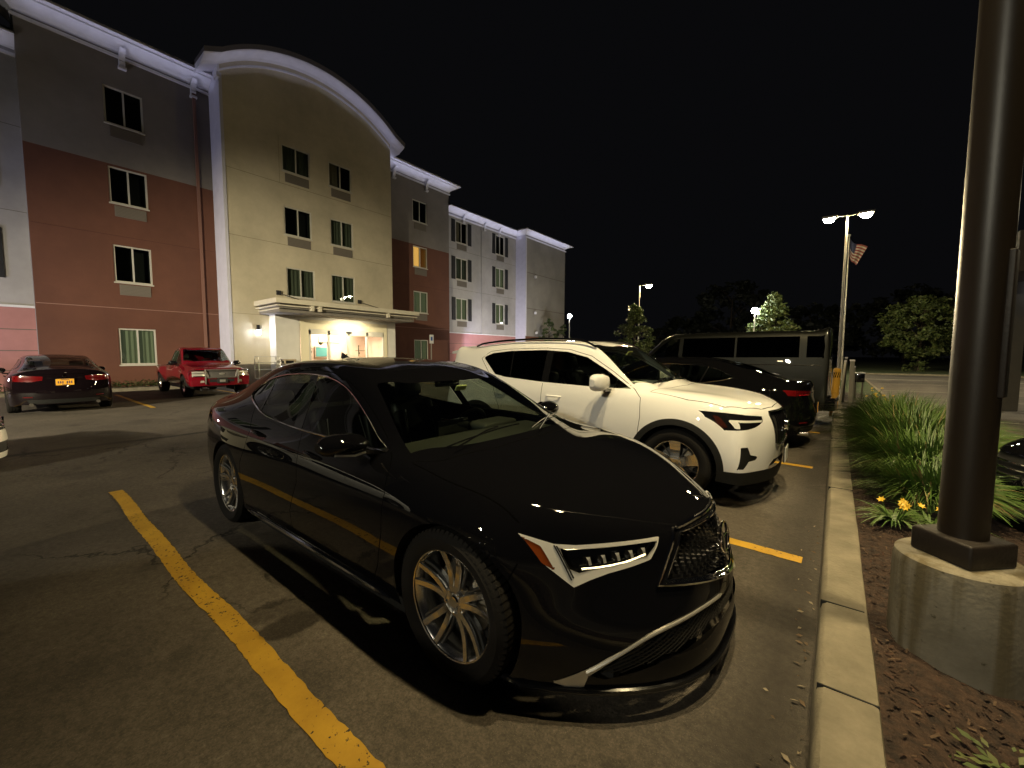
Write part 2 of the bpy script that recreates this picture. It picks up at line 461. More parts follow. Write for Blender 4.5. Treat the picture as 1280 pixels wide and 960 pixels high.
# ---------------------------------------------------------------- shared car materials
M_tyre = mat('tyre_rubber', (.011,.010,.009), .8, spec=.2, bump=.15, bscale=90)
M_black = mat('black_matte', (.012,.012,.012), .75)
M_gloss = mat('gloss_black', (.006,.006,.007), .12, coat=1.)
M_seam = mat('seam_dark', (.001,.001,.001), .95, spec=.05)
M_disc = mat('disc', (.35,.34,.32), .35, 1.)
M_cal = mat('caliper', (.42,.38,.30), .5, .7)
M_chrome = mat('chrome', (.78,.77,.75), .07, 1.)
M_satin = mat('satin_silver', (.80,.78,.72), .28, .85)
M_bezel = mat('lamp_reflector', (.90,.87,.78), .35, .35, coat=.5)
M_rim_a = mat('machined_alloy', (.78,.76,.72), .24, 1.)
M_rim_d = mat('dark_alloy', (.16,.16,.16), .35, .9)
M_lens = glass('clear_lens', (.92,.93,.92))
M_glass = glass('car_glass', (.74,.82,.72))
M_glass_d = glass('privacy_glass', (.05,.055,.05))
M_glass_s = glass('side_glass', (.40,.44,.40))
M_red = mat('red_lens', (.10,.003,.004), .12, coat=1.)
M_red_on = mat('red_reflector_lens', (.42,.008,.02), .15, coat=1.)
M_amber = mat('amber_lens', (.22,.045,.008), .15, coat=1.)
M_leather = mat('black_leather', (.020,.019,.018), .45, bump=.2, bscale=120)
M_plastic = mat('dash_plastic', (.030,.030,.027), .6, bump=.15, bscale=200)
M_liner = mat('headliner', (.10,.10,.085), .9)
M_wire = mat('intake_mesh', (.035,.033,.030), .35, .6)

def in_poly(c, poly): return poly_sdf(np.array([c]), poly)[0] < 0
class Car:
    def __init__(s, sp):
        s.sp = sp
        s.sh = build_shell(sp['T'], sp['front'], sp['rear'], level=sp.get('level',3), crease=sp.get('crease'), jf=sp.get('jf',(.0,.36,.70)), crown=sp.get('crown',2.2))
        s.sf = Surf(s.sh); s.root = sp['root']; s.parts = {}
    def cut2(s, poly, axes, ids, w=0., side=0):
        ax = [ 'xyz'.index(a) for a in axes ]
        for d in ((-w, w) if w else (0,)):
            s.sh.cut(lambda P: poly_sdf(np.c_[P[:,ax[0]], P[:,ax[1]]], poly)-d, ids, side)
    def cut_line(s, pts, axes, ids, w=.003, side=0):
        ax = [ 'xyz'.index(a) for a in axes ]
        s.sh.cut(lambda P: line_dist(np.c_[P[:,ax[0]], P[:,ax[1]]], pts)-w, ids, side)
    def trim(s, pts3, r, name, m, parent, closed=False, flat=1., n=8):
        mb = MB(); mb.tube([p for p in pts3 if p is not None], r, n, 0, closed, flat=flat); return mb.build(name, m, parent)

def ring_arch(mb, ax, az, r0, r1, ysurf, sgn, depth=.25, a0=-8, a1=188, z_min=.16, mi=0):
    """inner wheel-house wall following the arch edge"""
    rings = []
    for a in np.linspace(R(a0), R(a1), 40):
        x, z = ax+r0*math.cos(a), az+r0*math.sin(a)
        y = ysurf(x, z)
        if y is None: continue
        rings.append([(x, sgn*(abs(y)-.004), z), (x, sgn*(abs(y)-.03), z+.004), (x, sgn*(abs(y)-depth-.05), z+.004)])
    mb.loft(rings, mi, False, False, True)

def seat(name, parent, x, y, z, m, w=.50, head=True, stripe=None):
    mb = MB()
    mb.box((x, y, z+.02), (.52, w, .16), 0, None, .06)
    Mb = Matrix.Translation((x-.27, y, z+.05)) @ Matrix.Rotation(R(-17), 4, 'Y')
    mb.box((0,0,.30), (.13, w*.92, .62), 0, Mb, .06)
    for sg in (-1,1):
        mb.box((.05, sg*w*.40, .26), (.14, .07, .48), 0, Mb, .03)
        mb.box((.03, sg*w*.42, .10)if 0 else (x, y+sg*w*.44, z+.09), (.46,.08,.09), 0, None, .035)
    o = mb.build(name, m, parent)
    if head:
        h = MB(); h.box((0,0,.74), (.10,.27,.20), 0, Mb, .045); h.cyl((0,-.06,.6),(0,-.06,.7),.007,M=Mb); h.cyl((0,.06,.6),(0,.06,.7),.007,M=Mb)
        h.build('headrest', m, o)
    if stripe:
        st = MB()
        for sg in (-1,1): st.tube([Mb@Vector(p) for p in ((.085,sg*w*.30,.06),(.078,sg*w*.31,.3),(.072,sg*w*.27,.5))], .004)
        st.build('piping', stripe, o)
    return o

def interior(root, seats_x=(.02,-.80), z=.42, dash_x=.62, dash_z=.90, w=.68, wheel_side=1, m=None):
    m = m or M_leather
    for sg in (-1,1): seat('seat', root, seats_x[0], sg*.37, z, m, .50, True, M_satin if root.get('hero') else None)
    mb = MB(); mb.box((seats_x[1], 0, z), (.50, 1.25, .18), 0, None, .06)
    Mb = Matrix.Translation((seats_x[1]-.28,0,z+.05)) @ Matrix.Rotation(R(-20),4,'Y'); mb.box((0,0,.28),(.14,1.25,.56),0,Mb,.06)
    for y in (-.42,0,.42): mb.box((0,y,.62),(.09,.24,.15),0,Mb,.04)
    mb.build('rear_bench', m, root)
    d = MB()
    prof = [(dash_x-.30,dash_z-.24),(dash_x-.28,dash_z-.08),(dash_x-.22,dash_z-.02),(dash_x-.05,dash_z+.015),(dash_x+.20,dash_z+.0),(dash_x+.42,dash_z-.03),(dash_x+.42,dash_z-.30)]
    rings = [[(px_, y, pz+(.02 if abs(abs(y)-.37)<.2 and y*wheel_side>0 and 0 else 0)) for px_, pz in prof] for y in np.linspace(-w, w, 9)]
    d.loft(rings, 0, True, True, True)
    d.box((dash_x-.16, .37*wheel_side, dash_z+.012), (.22,.40,.07), 0, None, .03)
    d.box((dash_x-.22, 0, dash_z+.035), (.03,.30,.11), 1, None, .01)
    d.build('dashboard', [M_plastic, M_gloss], root)
    s = MB(); Ms = Matrix.Translation((dash_x-.42, .37*wheel_side, dash_z-.06)) @ Matrix.Rotation(R(-68),4,'Y')
    s.tube([(.185*math.cos(a), .185*math.sin(a), 0) for a in np.linspace(0,2*math.pi,40)[:-1]], .015, 8, 0, True, Ms)
    s.box((0,0,-.015), (.13,.16,.05), 0, Ms, .03)
    for a in (0, 90, 180): 
        s.box((0.1,0,-.008), (.13,.035,.02), 0, Ms @ Matrix.Rotation(R(a+90),4,'Z'), .008)
    s.cyl((0,0,-.03),(0,0,-.3),.03,M=Ms)
    s.build('steering_wheel', M_leather, root)
    f = MB(); f.bx(seats_x[1]-.6, dash_x+.3, -w, w, .24, .27); 
    for sg in (-1,1): f.bx(seats_x[1]-.5, dash_x+.2, sg*(w+.03), sg*(w+.06), .27, dash_z-.09)
    f.bx(seats_x[0]-.2, dash_x-.25, -.12, .12, .27, z+.16, 0, None, .03)
    f.build('cabin_floor', M_plastic, root)
# ---------------------------------------------------------------- the glossy black sedan in front
def build_hero():
    root = empty('sedan', (-2.647,2.05,0), 0, 'glossy black sedan parked nearest, nose to the kerb beside the long yellow line', 'car', 'cars parked along the kerb')
    root.scale = (.985,)*3; root['hero'] = 1
    M_p = paint('black_car_paint', (.004,.004,.005))
    def crease(a, b):
        if a[0]=='E' and b[0]=='E' and a[3]==b[3]==0: return .5
        return 0
    c = Car(dict(T=HT, front=hero_front, rear=hero_rear, root=root, level=4)); sh, sf = c.sh, c.sf
    side = {3,4,5}
    AX, AZ, AR = (1.385,-1.385), .335, .372
    # wheel openings
    for ax in AX: sh.cut(lambda P: np.hypot(P[:,0]-ax, P[:,2]-AZ)-AR, side)
    DLO = smooth_poly([(.80,.925),(.45,.932),(.0,.938),(-.40,.952),(-.80,.985),(-1.06,1.035),(-1.27,1.085),(-1.31,1.125),(-1.24,1.185),(-1.08,1.24),(-.78,1.285),(-.40,1.302),(-.12,1.290),(.10,1.248),(.27,1.185),(.46,1.09),(.66,.985)], 5)
    c.cut2(DLO, 'xz', {1,2})
    F_pane = [(2,.5),(-.205,.90),(-.27,1.0),(-.345,1.4),(2,1.6)]
    bp0, bp1 = [(-.10,.85),(-.305,1.4)], [(-.215,.85),(-.415,1.4)]
    qd = [(-.845,.9),(-1.03,1.3)]
    for ln in (bp0, bp1): sh.half(*ln, [0,2], {1,2})
    sh.half(*qd, [0,2], {1,2}, (-.011,.011))
    WS = [(.955,.752),(1.08,.60),(1.15,.42),(1.195,.15),(1.20,0)]; WT = [(.60,0),(.575,.20),(.51,.42),(.40,.585)]
    ws = smooth_poly([(x,-y) for x,y in WS], 4, False)
    wind = ws+[(x,-y) for x,y in ws[::-1][1:]]+[(x,y) for x,y in WT[::-1]]+[(x,-y) for x,y in WT[1:]]
    c.cut2(wind, 'xy', {1,2})
    RG = [(-1.06,0),(-1.08,.30),(-1.14,.50),(-1.40,.575),(-1.72,.56),(-1.90,.45),(-1.98,.2),(-2.0,0)]
    rg = RG+[(x,-y) for x,y in RG[::-1]]; c.cut2(rg, 'xy', {1,2})
    SUN = [(-.62,-.42),(-.62,.42),(.30,.42),(.36,.2),(.36,-.2),(.30,-.42)]; c.cut2(SUN, 'xy', {1})
    # headlamp, amber corner, grille, intakes (front-view outlines, y z)
    HL = [(-.793,.724),(-.75,.703),(-.711,.684),(-.652,.677),(-.52,.680),(-.372,.684),(-.395,.648),(-.432,.603),(-.50,.585),(-.583,.566),(-.64,.545),(-.690,.520),(-.752,.607)]
    HI = [(-.700,.672),(-.680,.661),(-.559,.664),(-.388,.670),(-.404,.648),(-.442,.614),(-.554,.594),(-.665,.571),(-.694,.590)]
    AM = [(-.788,.712),(-.748,.677),(-.728,.584),(-.758,.612)]
    mir = lambda p: [(-y,z) for y,z in p]
    fr = {4,3,1,2}
    for P in (HL, AM, HI): c.cut2(P, 'yz', {4,3,2}); c.cut2(mir(P), 'yz', {4,3,2})
    GR = [(-.300,.700),(-.355,.625),(-.437,.508),(-.30,.490),(0,.450),(.30,.490),(.437,.508),(.355,.625),(.300,.700),(.15,.712),(0,.716),(-.15,.712)]
    c.cut2(GR, 'yz', {4,1})
    GI = [(y*.915, .585+(z-.585)*.87) for y,z in GR]; c.cut2(GI, 'yz', {4,1})
    LI = [(-.700,.195),(-.62,.272),(-.50,.335),(-.30,.378),(0,.392),(.30,.378),(.50,.335),(.62,.272),(.700,.195),(.66,.175),(.50,.232),(.30,.285),(0,.305),(-.30,.285),(-.50,.232),(-.66,.175)]
    BL = [(-.775,.155),(-.715,.212),(-.655,.268),(-.595,.306),(-.605,.290),(-.655,.245),(-.700,.190),(-.705,.140),(-.740,.135)]
    for P in (BL, [(-y,z) for y,z in BL]): c.cut2(P, 'yz', {4,3})
    c.cut2(LI, 'yz', {4,3})
    # shut lines
    W = .0028
    HOOD = [(1.02,-.80),(1.30,-.815),(1.55,-.79),(1.76,-.765),(1.84,-.70),(1.90,-.62),(2.10,-.42),(2.16,-.31),(2.235,-.15),(2.25,0)]
    HOOD = smooth_poly(HOOD, 4, False)
    HOODS = HOOD+[(x,-y) for x,y in HOOD[::-1]]
    HOODS = HOODS + [(1.16,.72),(1.24,.4),(1.27,0),(1.24,-.4),(1.16,-.72)]
    hood = HOODS; c.cut2(hood, 'xy', {1,2}, W)
    DF = [(.905,.87),(.935,.75),(.925,.55),(.87,.36),(.80,.24),(-.16,.235),(-.155,.40),(-.02,.62),(-.04,.80),(-.10,.93),(-.20,1.0),(-.35,1.335),(-.10,1.322),(.14,1.275),(.32,1.205),(.52,1.10),(.72,.99),(.87,.905)]
    DR = [(-.16,.235),(-.155,.40),(-.02,.62),(-.04,.80),(-.10,.93),(-.20,1.0),(-.35,1.33),(-.9,1.32),(-1.2,1.17),(-1.03,1.02),(-.86,.86),(-.90,.72),(-.99,.60),(-1.03,.42),(-.98,.24)]
    for P in (DF, DR): c.cut2(P, 'xz', {3,2}, W)
    BF = [(1.765,.735),(1.70,.56)]       # bumper/fender seam
    sh.half(BF[0], BF[1], [0,2], {3,4}, (-W,W))
    TR = [(-1.90,-.62),(-2.10,-.68),(-2.32,-.66),(-2.32,.66),(-2.10,.68),(-1.90,.62),(-2.02,0)]; c.cut2(TR, 'xy', {1,2}, W)
    TL = [(-2.6,.93),(-2.6,.77),(-2.20,.74),(-1.96,.84),(-1.99,.90),(-2.15,.955)]
    c.cut2(TL, 'xz', {3,5})
    # ---- classify
    C = sh.centroids(); ids = np.array(sh.id); xz = C[:,[0,2]]; xy = C[:,[0,1]]; yz = C[:,[1,2]]
    top = (ids <= 2)
    lab = np.array(['body']*len(C), dtype=object)
    d_arch = np.minimum(np.hypot(C[:,0]-AX[0], C[:,2]-AZ), np.hypot(C[:,0]-AX[1], C[:,2]-AZ))
    front = (ids==4)|((ids==3)&(C[:,0]>1.765-(.735-C[:,2])*.371)&(C[:,0]>1.5))
    lab[front] = 'bumper'; lab[(ids==5)|((ids==3)&(C[:,0]<-2.0))] = 'rear_bumper'
    lab[(poly_sdf(xy, hood) < 0)&top&(C[:,0]>.9)] = 'hood'
    lab[(poly_sdf(xz, DF) < 0)&((ids==3)|(ids==2))] = 'door_f'; lab[(poly_sdf(xz, DR) < 0)&((ids==3)|(ids==2))] = 'door_r'
    lab[(poly_sdf(xy, TR) < 0)&top&(C[:,0]<-1.88)] = 'trunk_lid'
    seam = np.zeros(len(C), bool)
    seam |= (np.abs(poly_sdf(xy, hood)) < W)&top
    for P in (DF, DR): seam |= (np.abs(poly_sdf(xz, P)) < W)&((ids==3)|((ids==2)&(poly_sdf(xz, DLO)>.02)))
    seam |= (np.abs(half_d(xz, *BF)) < W)&((ids==3)|(ids==4))&(C[:,2]>.5)&(C[:,2]<.612); seam |= (np.abs(poly_sdf(xy, TR)) < W)&top
    inD = (poly_sdf(xz, DLO) < 0)&top&(np.abs(C[:,1])>.45)
    d0, d1, dq = half_d(xz, *bp0), half_d(xz, *bp1), half_d(xz, *qd)
    pil = inD&(((d0 > 0)&(d1 < 0))|(np.abs(dq) < .011))
    lab[inD] = 'glass_r'; lab[inD&(d0 < 0)] = 'glass_f'; lab[inD&(dq > .011)] = 'glass_q'
    lab[pil] = 'pillar'; lab[inD&(np.abs(dq) < .011)] = 'divider'
    lab[(poly_sdf(xy, wind) < 0)&top&(C[:,2]>.9)] = 'windshield'; lab[(poly_sdf(xy, rg) < 0)&top] = 'rear_glass'
    lab[(poly_sdf(xy, SUN) < 0)&(ids==1)&(C[:,2]>1.3)] = 'sunroof'
    fz = (C[:,0]>1.5)
    for s_ in (0,1):
        q = mir if s_ else (lambda p: p)
        k = 'LR'[s_]
        lab[fz&(poly_sdf(yz,q(HL))<0)&(ids!=1)] = 'bezel'+k; lab[fz&(poly_sdf(yz,q(AM))<0)] = 'amber'+k; lab[fz&(poly_sdf(yz,q(HI))<0)&(ids!=1)] = 'lampin'+k
    g = fz&(poly_sdf(yz,GR)<0)&((ids==4)|(ids==1)&(C[:,0]>2.1)); lab[g] = 'grsur'; lab[g&(poly_sdf(yz,GI)<0)] = 'grille'
    lab[fz&(poly_sdf(yz,LI)<0)&(C[:,0]>1.6)] = 'intake'
    lab[fz&((poly_sdf(yz,BL)<0)|(poly_sdf(yz,[(-y,z) for y,z in BL])<0))&(ids!=1)] = 'blade'
    lab[(poly_sdf(xz,TL)<0)&((ids==3)|(ids==5))&(C[:,0]<-1.9)&(np.abs(C[:,1])>.30)] = 'tail'
    lab[((ids==3)|(ids==4)|(ids==5))&(d_arch < AR-1e-4)&(np.abs(C[:,1])>.5)] = 'none'
    def sel(n, sg=0):
        m_ = lab == n
        if sg: m_ &= (C[:,1]*sg > 0)
        return list(np.nonzero(m_)[0])
    def mk(n, name, mats, sg=0, off=0., sm=True, parent=root):
        ix = sel(n, sg)
        return sh.part(ix, name, mats, [1 if (sm and seam[i]) else 0 for i in ix] if sm else None, parent, off)
    PM = [M_p, M_seam]
    body = mk('body', 'body', PM); mk('hood', 'hood', PM); bump = mk('bumper', 'front_bumper', PM); mk('rear_bumper', 'rear_bumper', PM); mk('trunk_lid','trunk_lid',PM)
    mk('windshield', 'windshield', M_glass, off=-.003, sm=False); mk('rear_glass', 'rear_window', M_glass_s, off=-.003, sm=False)
    mk('sunroof', 'sunroof', M_gloss, off=.001, sm=False)
    doors = {}
    for sg in (-1,1):
        for n, gl in (('door_f','glass_f'),('door_r','glass_r')):
            d = mk(n, 'door', PM, sg); doors[(n,sg)] = d
            mk(gl, 'window', M_glass_s, sg, -.004, False, d)
        mk('glass_q', 'quarter_window', M_glass_s, sg, -.004, False)
        mk('pillar', 'window_pillar', M_gloss, sg, -.001, False); mk('divider', 'window_divider', M_gloss, sg, -.001, False)
        k = 'L' if sg < 0 else 'R'
        hl = mk('bezel'+k, 'headlight', M_bezel, 0, .0015, False)
        mk('amber'+k, 'side_marker', M_amber, 0, -.002, False, hl)
        mk('lampin'+k, 'lamp_housing', M_gloss, 0, -.022, False, hl)
        mk('lampin'+k, 'lens', M_lens, 0, .001, False, hl)
        # five jewel cells
        ncell = 0
        for i in range(5):
            t = (i+.5)/5; y = -.655+t*.225; z = .612+t*.026
            p = sf.front(y*(-sg) if sg>0 else y, z, 1, -.014)
            if p is None: continue
            Mx = Matrix.Translation(p) @ Matrix.Rotation(R(40)*sg, 4, 'Z')
            cells = MB(); cells.add([(.0,-.016,-.019),(.0,.016,-.019),(.0,.016,.019),(.0,-.016,.019),(.012,-.004,-.016),(.012,-.004,.017)], [(0,1,5,4)[::-1],(3,0,4,5),(1,2,5),(2,3,5)], 0, False, Mx)
            cells.add([(.012,-.008,.020),(.012,.010,.020),(.014,.018,-.014),(.014,.006,-.016),(.014,.000,.008)], [(0,4,3,2,1)], 1, False, Mx)
            cells.build('lamp_cell', [M_gloss, M_bezel], hl)
        q = (lambda P: P) if sg < 0 else mir
        edge = [sf.front(y, z, 1, .001) or None for y, z in q(HI)]
        edge = [e for e in edge if e is not None]
        tb = MB(); tb.tube(edge, .0022, 6, 0, True)
        for a, b in (((-.712,.679),(-.6905,.548)), ((-.706,.676),(-.6835,.555))):
            a, b = q([a,b]); pts = [sf.front(a[0]+(b[0]-a[0])*t, a[1]+(b[1]-a[1])*t, 1, .002) for t in np.linspace(0,1,7)]
            pts = [p for p in pts if p is not None]
            tb.tube(pts, .003, 6, 1)
        lo = [sf.front(y, z, 1, -.004) for y, z in q(smooth_poly([(-.655,.585),(-.60,.588),(-.52,.600),(-.445,.622)], 4, False))]
        tb.tube([p for p in lo if p], .0062, 6, 0)
        tb.build('lamp_trim', [M_satin, M_black], hl)
        tl = mk('tail', 'tail_lamp', M_red, sg, .002, False)
        # window chrome
        pts = [sf.side(x, z, sg, .002) for x, z in DLO]; pts = [p for p in pts if p]
        c.trim(pts, .0065, 'window_trim', M_chrome, root, True, 1., 8)
        pts = [sf.side(x, .205-.0*x, sg, .006) for x in np.linspace(-.95,.95,24)]
        c.trim([p for p in pts if p], [.004]+[.013]*22+[.004], 'sill_trim', M_chrome, root, False)
        # handles
        for hx, n in ((-.80,'door_r'),(.04,'door_f')):
            h = MB(); a = [sf.side(hx+t*.20, .862-.02*t-(0.035 if hx>0 else 0), sg, .028*math.sin(math.pi*min(1,max(0,t)))**.4+.002) for t in np.linspace(0,1,11)]
            h.tube([p for p in a if p], [.006]+[.0115]*9+[.006], 10, 0, False, flat=.75)
            h.build('handle', M_p, doors[(n,sg)])
        # mirror
        m = MB()
        prof = [(-.0,.02),(.055,.078),(.12,.088),(.19,.075),(.235,.035),(.245,.0)]
        rings = []
        for u, r in ((0,.35),(.04,.8),(.11,1.),(.18,.98),(.23,.78),(.255,.40)):
            rg_ = []
            for q_ in range(20):
                a = 2*math.pi*q_/20; rg_.append((.68-.10*u+.085*r*math.cos(a)*(1.15 if math.cos(a)>0 else .75), sg*(.845+u), .968+.064*r*math.sin(a)*(.8 if math.sin(a)<0 else 1.05)+.02*u))
            rings.append(rg_)
        m.loft(rings, 0); 
        m.loft([[(.76,sg*.80,.905),(.68,sg*.80,.905),(.68,sg*.80,.925),(.76,sg*.80,.925)],[(.73,sg*.90,.925),(.67,sg*.90,.925),(.67,sg*.90,.945),(.73,sg*.90,.945)]], 1)
        m.tube([(.735,sg*.88,.928),(.75,sg*.95,.925),(.735,sg*1.05,.940)], .006, 6, 2)
        mo = m.build('side_mirror', [M_p, M_gloss, M_satin], root)
        mg = MB(); mg.lathe([(0,0),(.9,0),(1,-.1)], Matrix.Translation((.605,sg*.965,.972)) @ Matrix.Rotation(R(-90),4,'Y') @ Matrix.Diagonal((.058,.095,.02,1)), 24); mg.build('mirror_glass', M_chrome, mo)
    # wheels + houses
    arch = MB()
    for ax in AX:
        for sg in (-1,1):
            w = wheel('wheel', root, (ax, sg*.795, .336), sg, .337, .252, .235, 'split', [M_rim_a, M_rim_d, M_chrome], M_tyre)
            ring_arch(arch, ax, AZ, AR, 0, lambda x, z: (lambda h: h.y if h else None)(sf.side(x,z,sg)), sg, .34)
            arch.box((ax, sg*.50, .45), (.80, .03, .5))
    arch.bx(-2.1, 2.05, -.62, .62, .14, .20); arch.bx(-.95, .95, -.80, .80, .075, .16); arch.bx(1.86, 1.9, -.62, .62, .16, .62); arch.bx(1.9, 2.18, -.34, .34, .20, .60)  # low wide belly box added to stop light leaking under the car
    arch.build('wheel_housing', M_black, root)
    # grille: chrome frame, dark backing and jewel pattern
    gf = mk('grsur', 'grille', M_gloss, 0, .000, False)
    mk('grille', 'grille_backing', M_black, 0, -.03, False, gf)
    dm = MB(); zc = .575
    for ring in range(1, 15):
        rr = ring*.031
        n = max(8, int(2*math.pi*rr/.030)//2*2)
        for i in range(n):
            a = 2*math.pi*(i+.5*(ring%2))/n; y, z = rr*math.cos(a)*1.05, zc+.5*rr*math.sin(a)*1.0
            if not in_poly((y, z), [(y_*.97, .585+(z_-.585)*.95) for y_, z_ in GI]): continue
            p = sf.front(y, z, 1, -.018)
            if p is None: continue
            s1 = .0065+.004*(rr/.43); ca, sa = math.cos(a), math.sin(a)
            e1 = Vector((0, ca, sa))*s1*1.5; e2 = Vector((0,-sa,ca))*s1*.8
            dm.add([p+e1-Vector((.008,0,0)), p+e2-Vector((.008,0,0)), p-e1-Vector((.008,0,0)), p-e2-Vector((.008,0,0)), p+Vector((.007,0,0))], [(0,1,4),(1,2,4),(2,3,4),(3,0,4)])
    dm.build('grille_pattern', mat('dark_chrome', (.22,.22,.23), .16, 1.), gf)
    tr = MB(); 
    ring = [sf.front(y, z, 1, .003) for y, z in dens(GR)]; tr.tube([p for p in ring if p], .0105, 8, 0, True)
    ring = [sf.front(y, z, 1, .001) for y, z in dens(GI)]; tr.tube([p for p in ring if p], .0055, 8, 0, True)
    tr.build('grille_surround', M_chrome, gf)
    em = MB(); pc = sf.front(0, .600, 1, .004); Me = Matrix.Translation(pc) @ Matrix.Rotation(R(82),4,'Y')
    em.tube([(.068*math.cos(a), .082*math.sin(a), .004) for a in np.linspace(0,2*math.pi,36)[:-1]], .006, 8, 0, True, Me)
    for sg in (-1,1): em.tube([(.060,sg*.018,.004),(.0,sg*.030,.008),(-.058,sg*.052,.004)], .0055, 8, 0, False, Me)
    em.tube([(-.012,-.032,.006),(-.012,.032,.006)], .004, 8, 0, False, Me)
    em.tube([(.060,-.018,.004),(.060,.018,.004)], .0055, 8, 0, False, Me)
    em.build('grille_emblem', M_chrome, gf)
    # lower intake: dark recess, woven mesh and chrome blades
    it = mk('intake', 'lower_intake', M_black, 0, -.035, False)
    wv = MB()
    for d_ in (-1,1):
        for k in range(-46,47):
            pts = []
            for t in np.linspace(0,1,9):
                z = .165+t*.235; y = k*.026+d_*(t-.5)*.40
                if in_poly((y,z), LI):
                    p = sf.front(y, z, 1, -.012+d_*.001)
                    if p is not None: pts.append(p)
            if len(pts) > 1: wv.tube(pts, .0028, 4)
    wv.build('intake_grid', M_wire, it)
    for sg in (-1,1):
        pts = [sf.front(sg*y, z, 1, .004) for y, z in smooth_poly([(.705,.207),(.62,.282),(.50,.345),(.30,.386),(.14,.398)], 5, False)]; pts = [p for p in pts if p]
        mb = MB(); mb.tube(pts, [.006]+[.007]*(len(pts)-2)+[.003], 8)
        mb.build('bumper_trim', M_satin, it)
        mk('blade', 'corner_blade', M_satin, sg, .003, False, it)
    lip = MB(); pts = [Vector((1.60,-.86,.13))]+[Vector((1.74+.60*(1-f**2.7)+.01, -.835*f, .125)) for f in np.linspace(1,0,14)]
    pts = pts+[Vector((p.x,-p.y,p.z)) for p in pts[::-1][1:]]
    lip.tube(pts, .014, 8); lip.build('front_lip', M_gloss, root)
    # wipers
    for y0, y1, x0, x1 in ((-.62,-.05,1.09,1.13),(.0,.60,1.19,1.0)):
        w = MB(); P = []
        for t in np.linspace(0,1,10):
            p = sf.top(x0+(x1-x0)*t, y0+(y1-y0)*t, .012)
            P.append(p)
        w.tube([p for p in P if p], .0045, 6); arm = [P[0]+Vector((.06,.0,.0)), P[4]+Vector((.03,0,.022)), P[6]+Vector((0,0,.015))]
        w.tube(arm, .005, 6, 1)
        w.build('wiper', [M_gloss, M_gloss], root)
    # cowl, rear-view mirror, tag
    interior(root, (-.05,-.95), .40, .70, .885)
    rv = MB(); rv.box((.40,.02,1.245), (.03,.24,.065), 0, Matrix.Identity(4), .02); rv.cyl((.40,.02,1.25),(.50,.02,1.29),.01)
    rv.box((.47,.0,1.27),(.09,.07,.05),0,None,.02)
    rv.build('rear_view_mirror', M_gloss, root)
    tg = MB(); tg.box((.585,-.02,1.215), (.012,.10,.042), 0, Matrix.Translation((.585,-.02,1.215))@Matrix.Rotation(R(32),4,'Y')@Matrix.Translation((-.585,.02,-1.215)), .004)
    tg.build('windshield_tag', mat('pale_card', (.75,.78,.35), .6), root)
    fn = MB(); q = sf.top(-.98, 0); fn.loft([[(q.x+.11-.20*t,w_*(1-t*.4)*s_,q.z-.01+.075*t*(1 if k_ else 0)) for k_,s_,w_ in ((0,-1,.022),(0,1,.022),(1,1,.006),(1,-1,.006))] for t in (0.02,.35,.7,.98)], 0, True, True, True); fn.build('antenna_fin', M_gloss, root)
    for sg in (-1,1):
        v = MB(); v.box((.26,sg*.36,1.275), (.16,.34,.018), 0, Matrix.Identity(4), .008); v.build('sun_visor', M_liner, root)
    return root
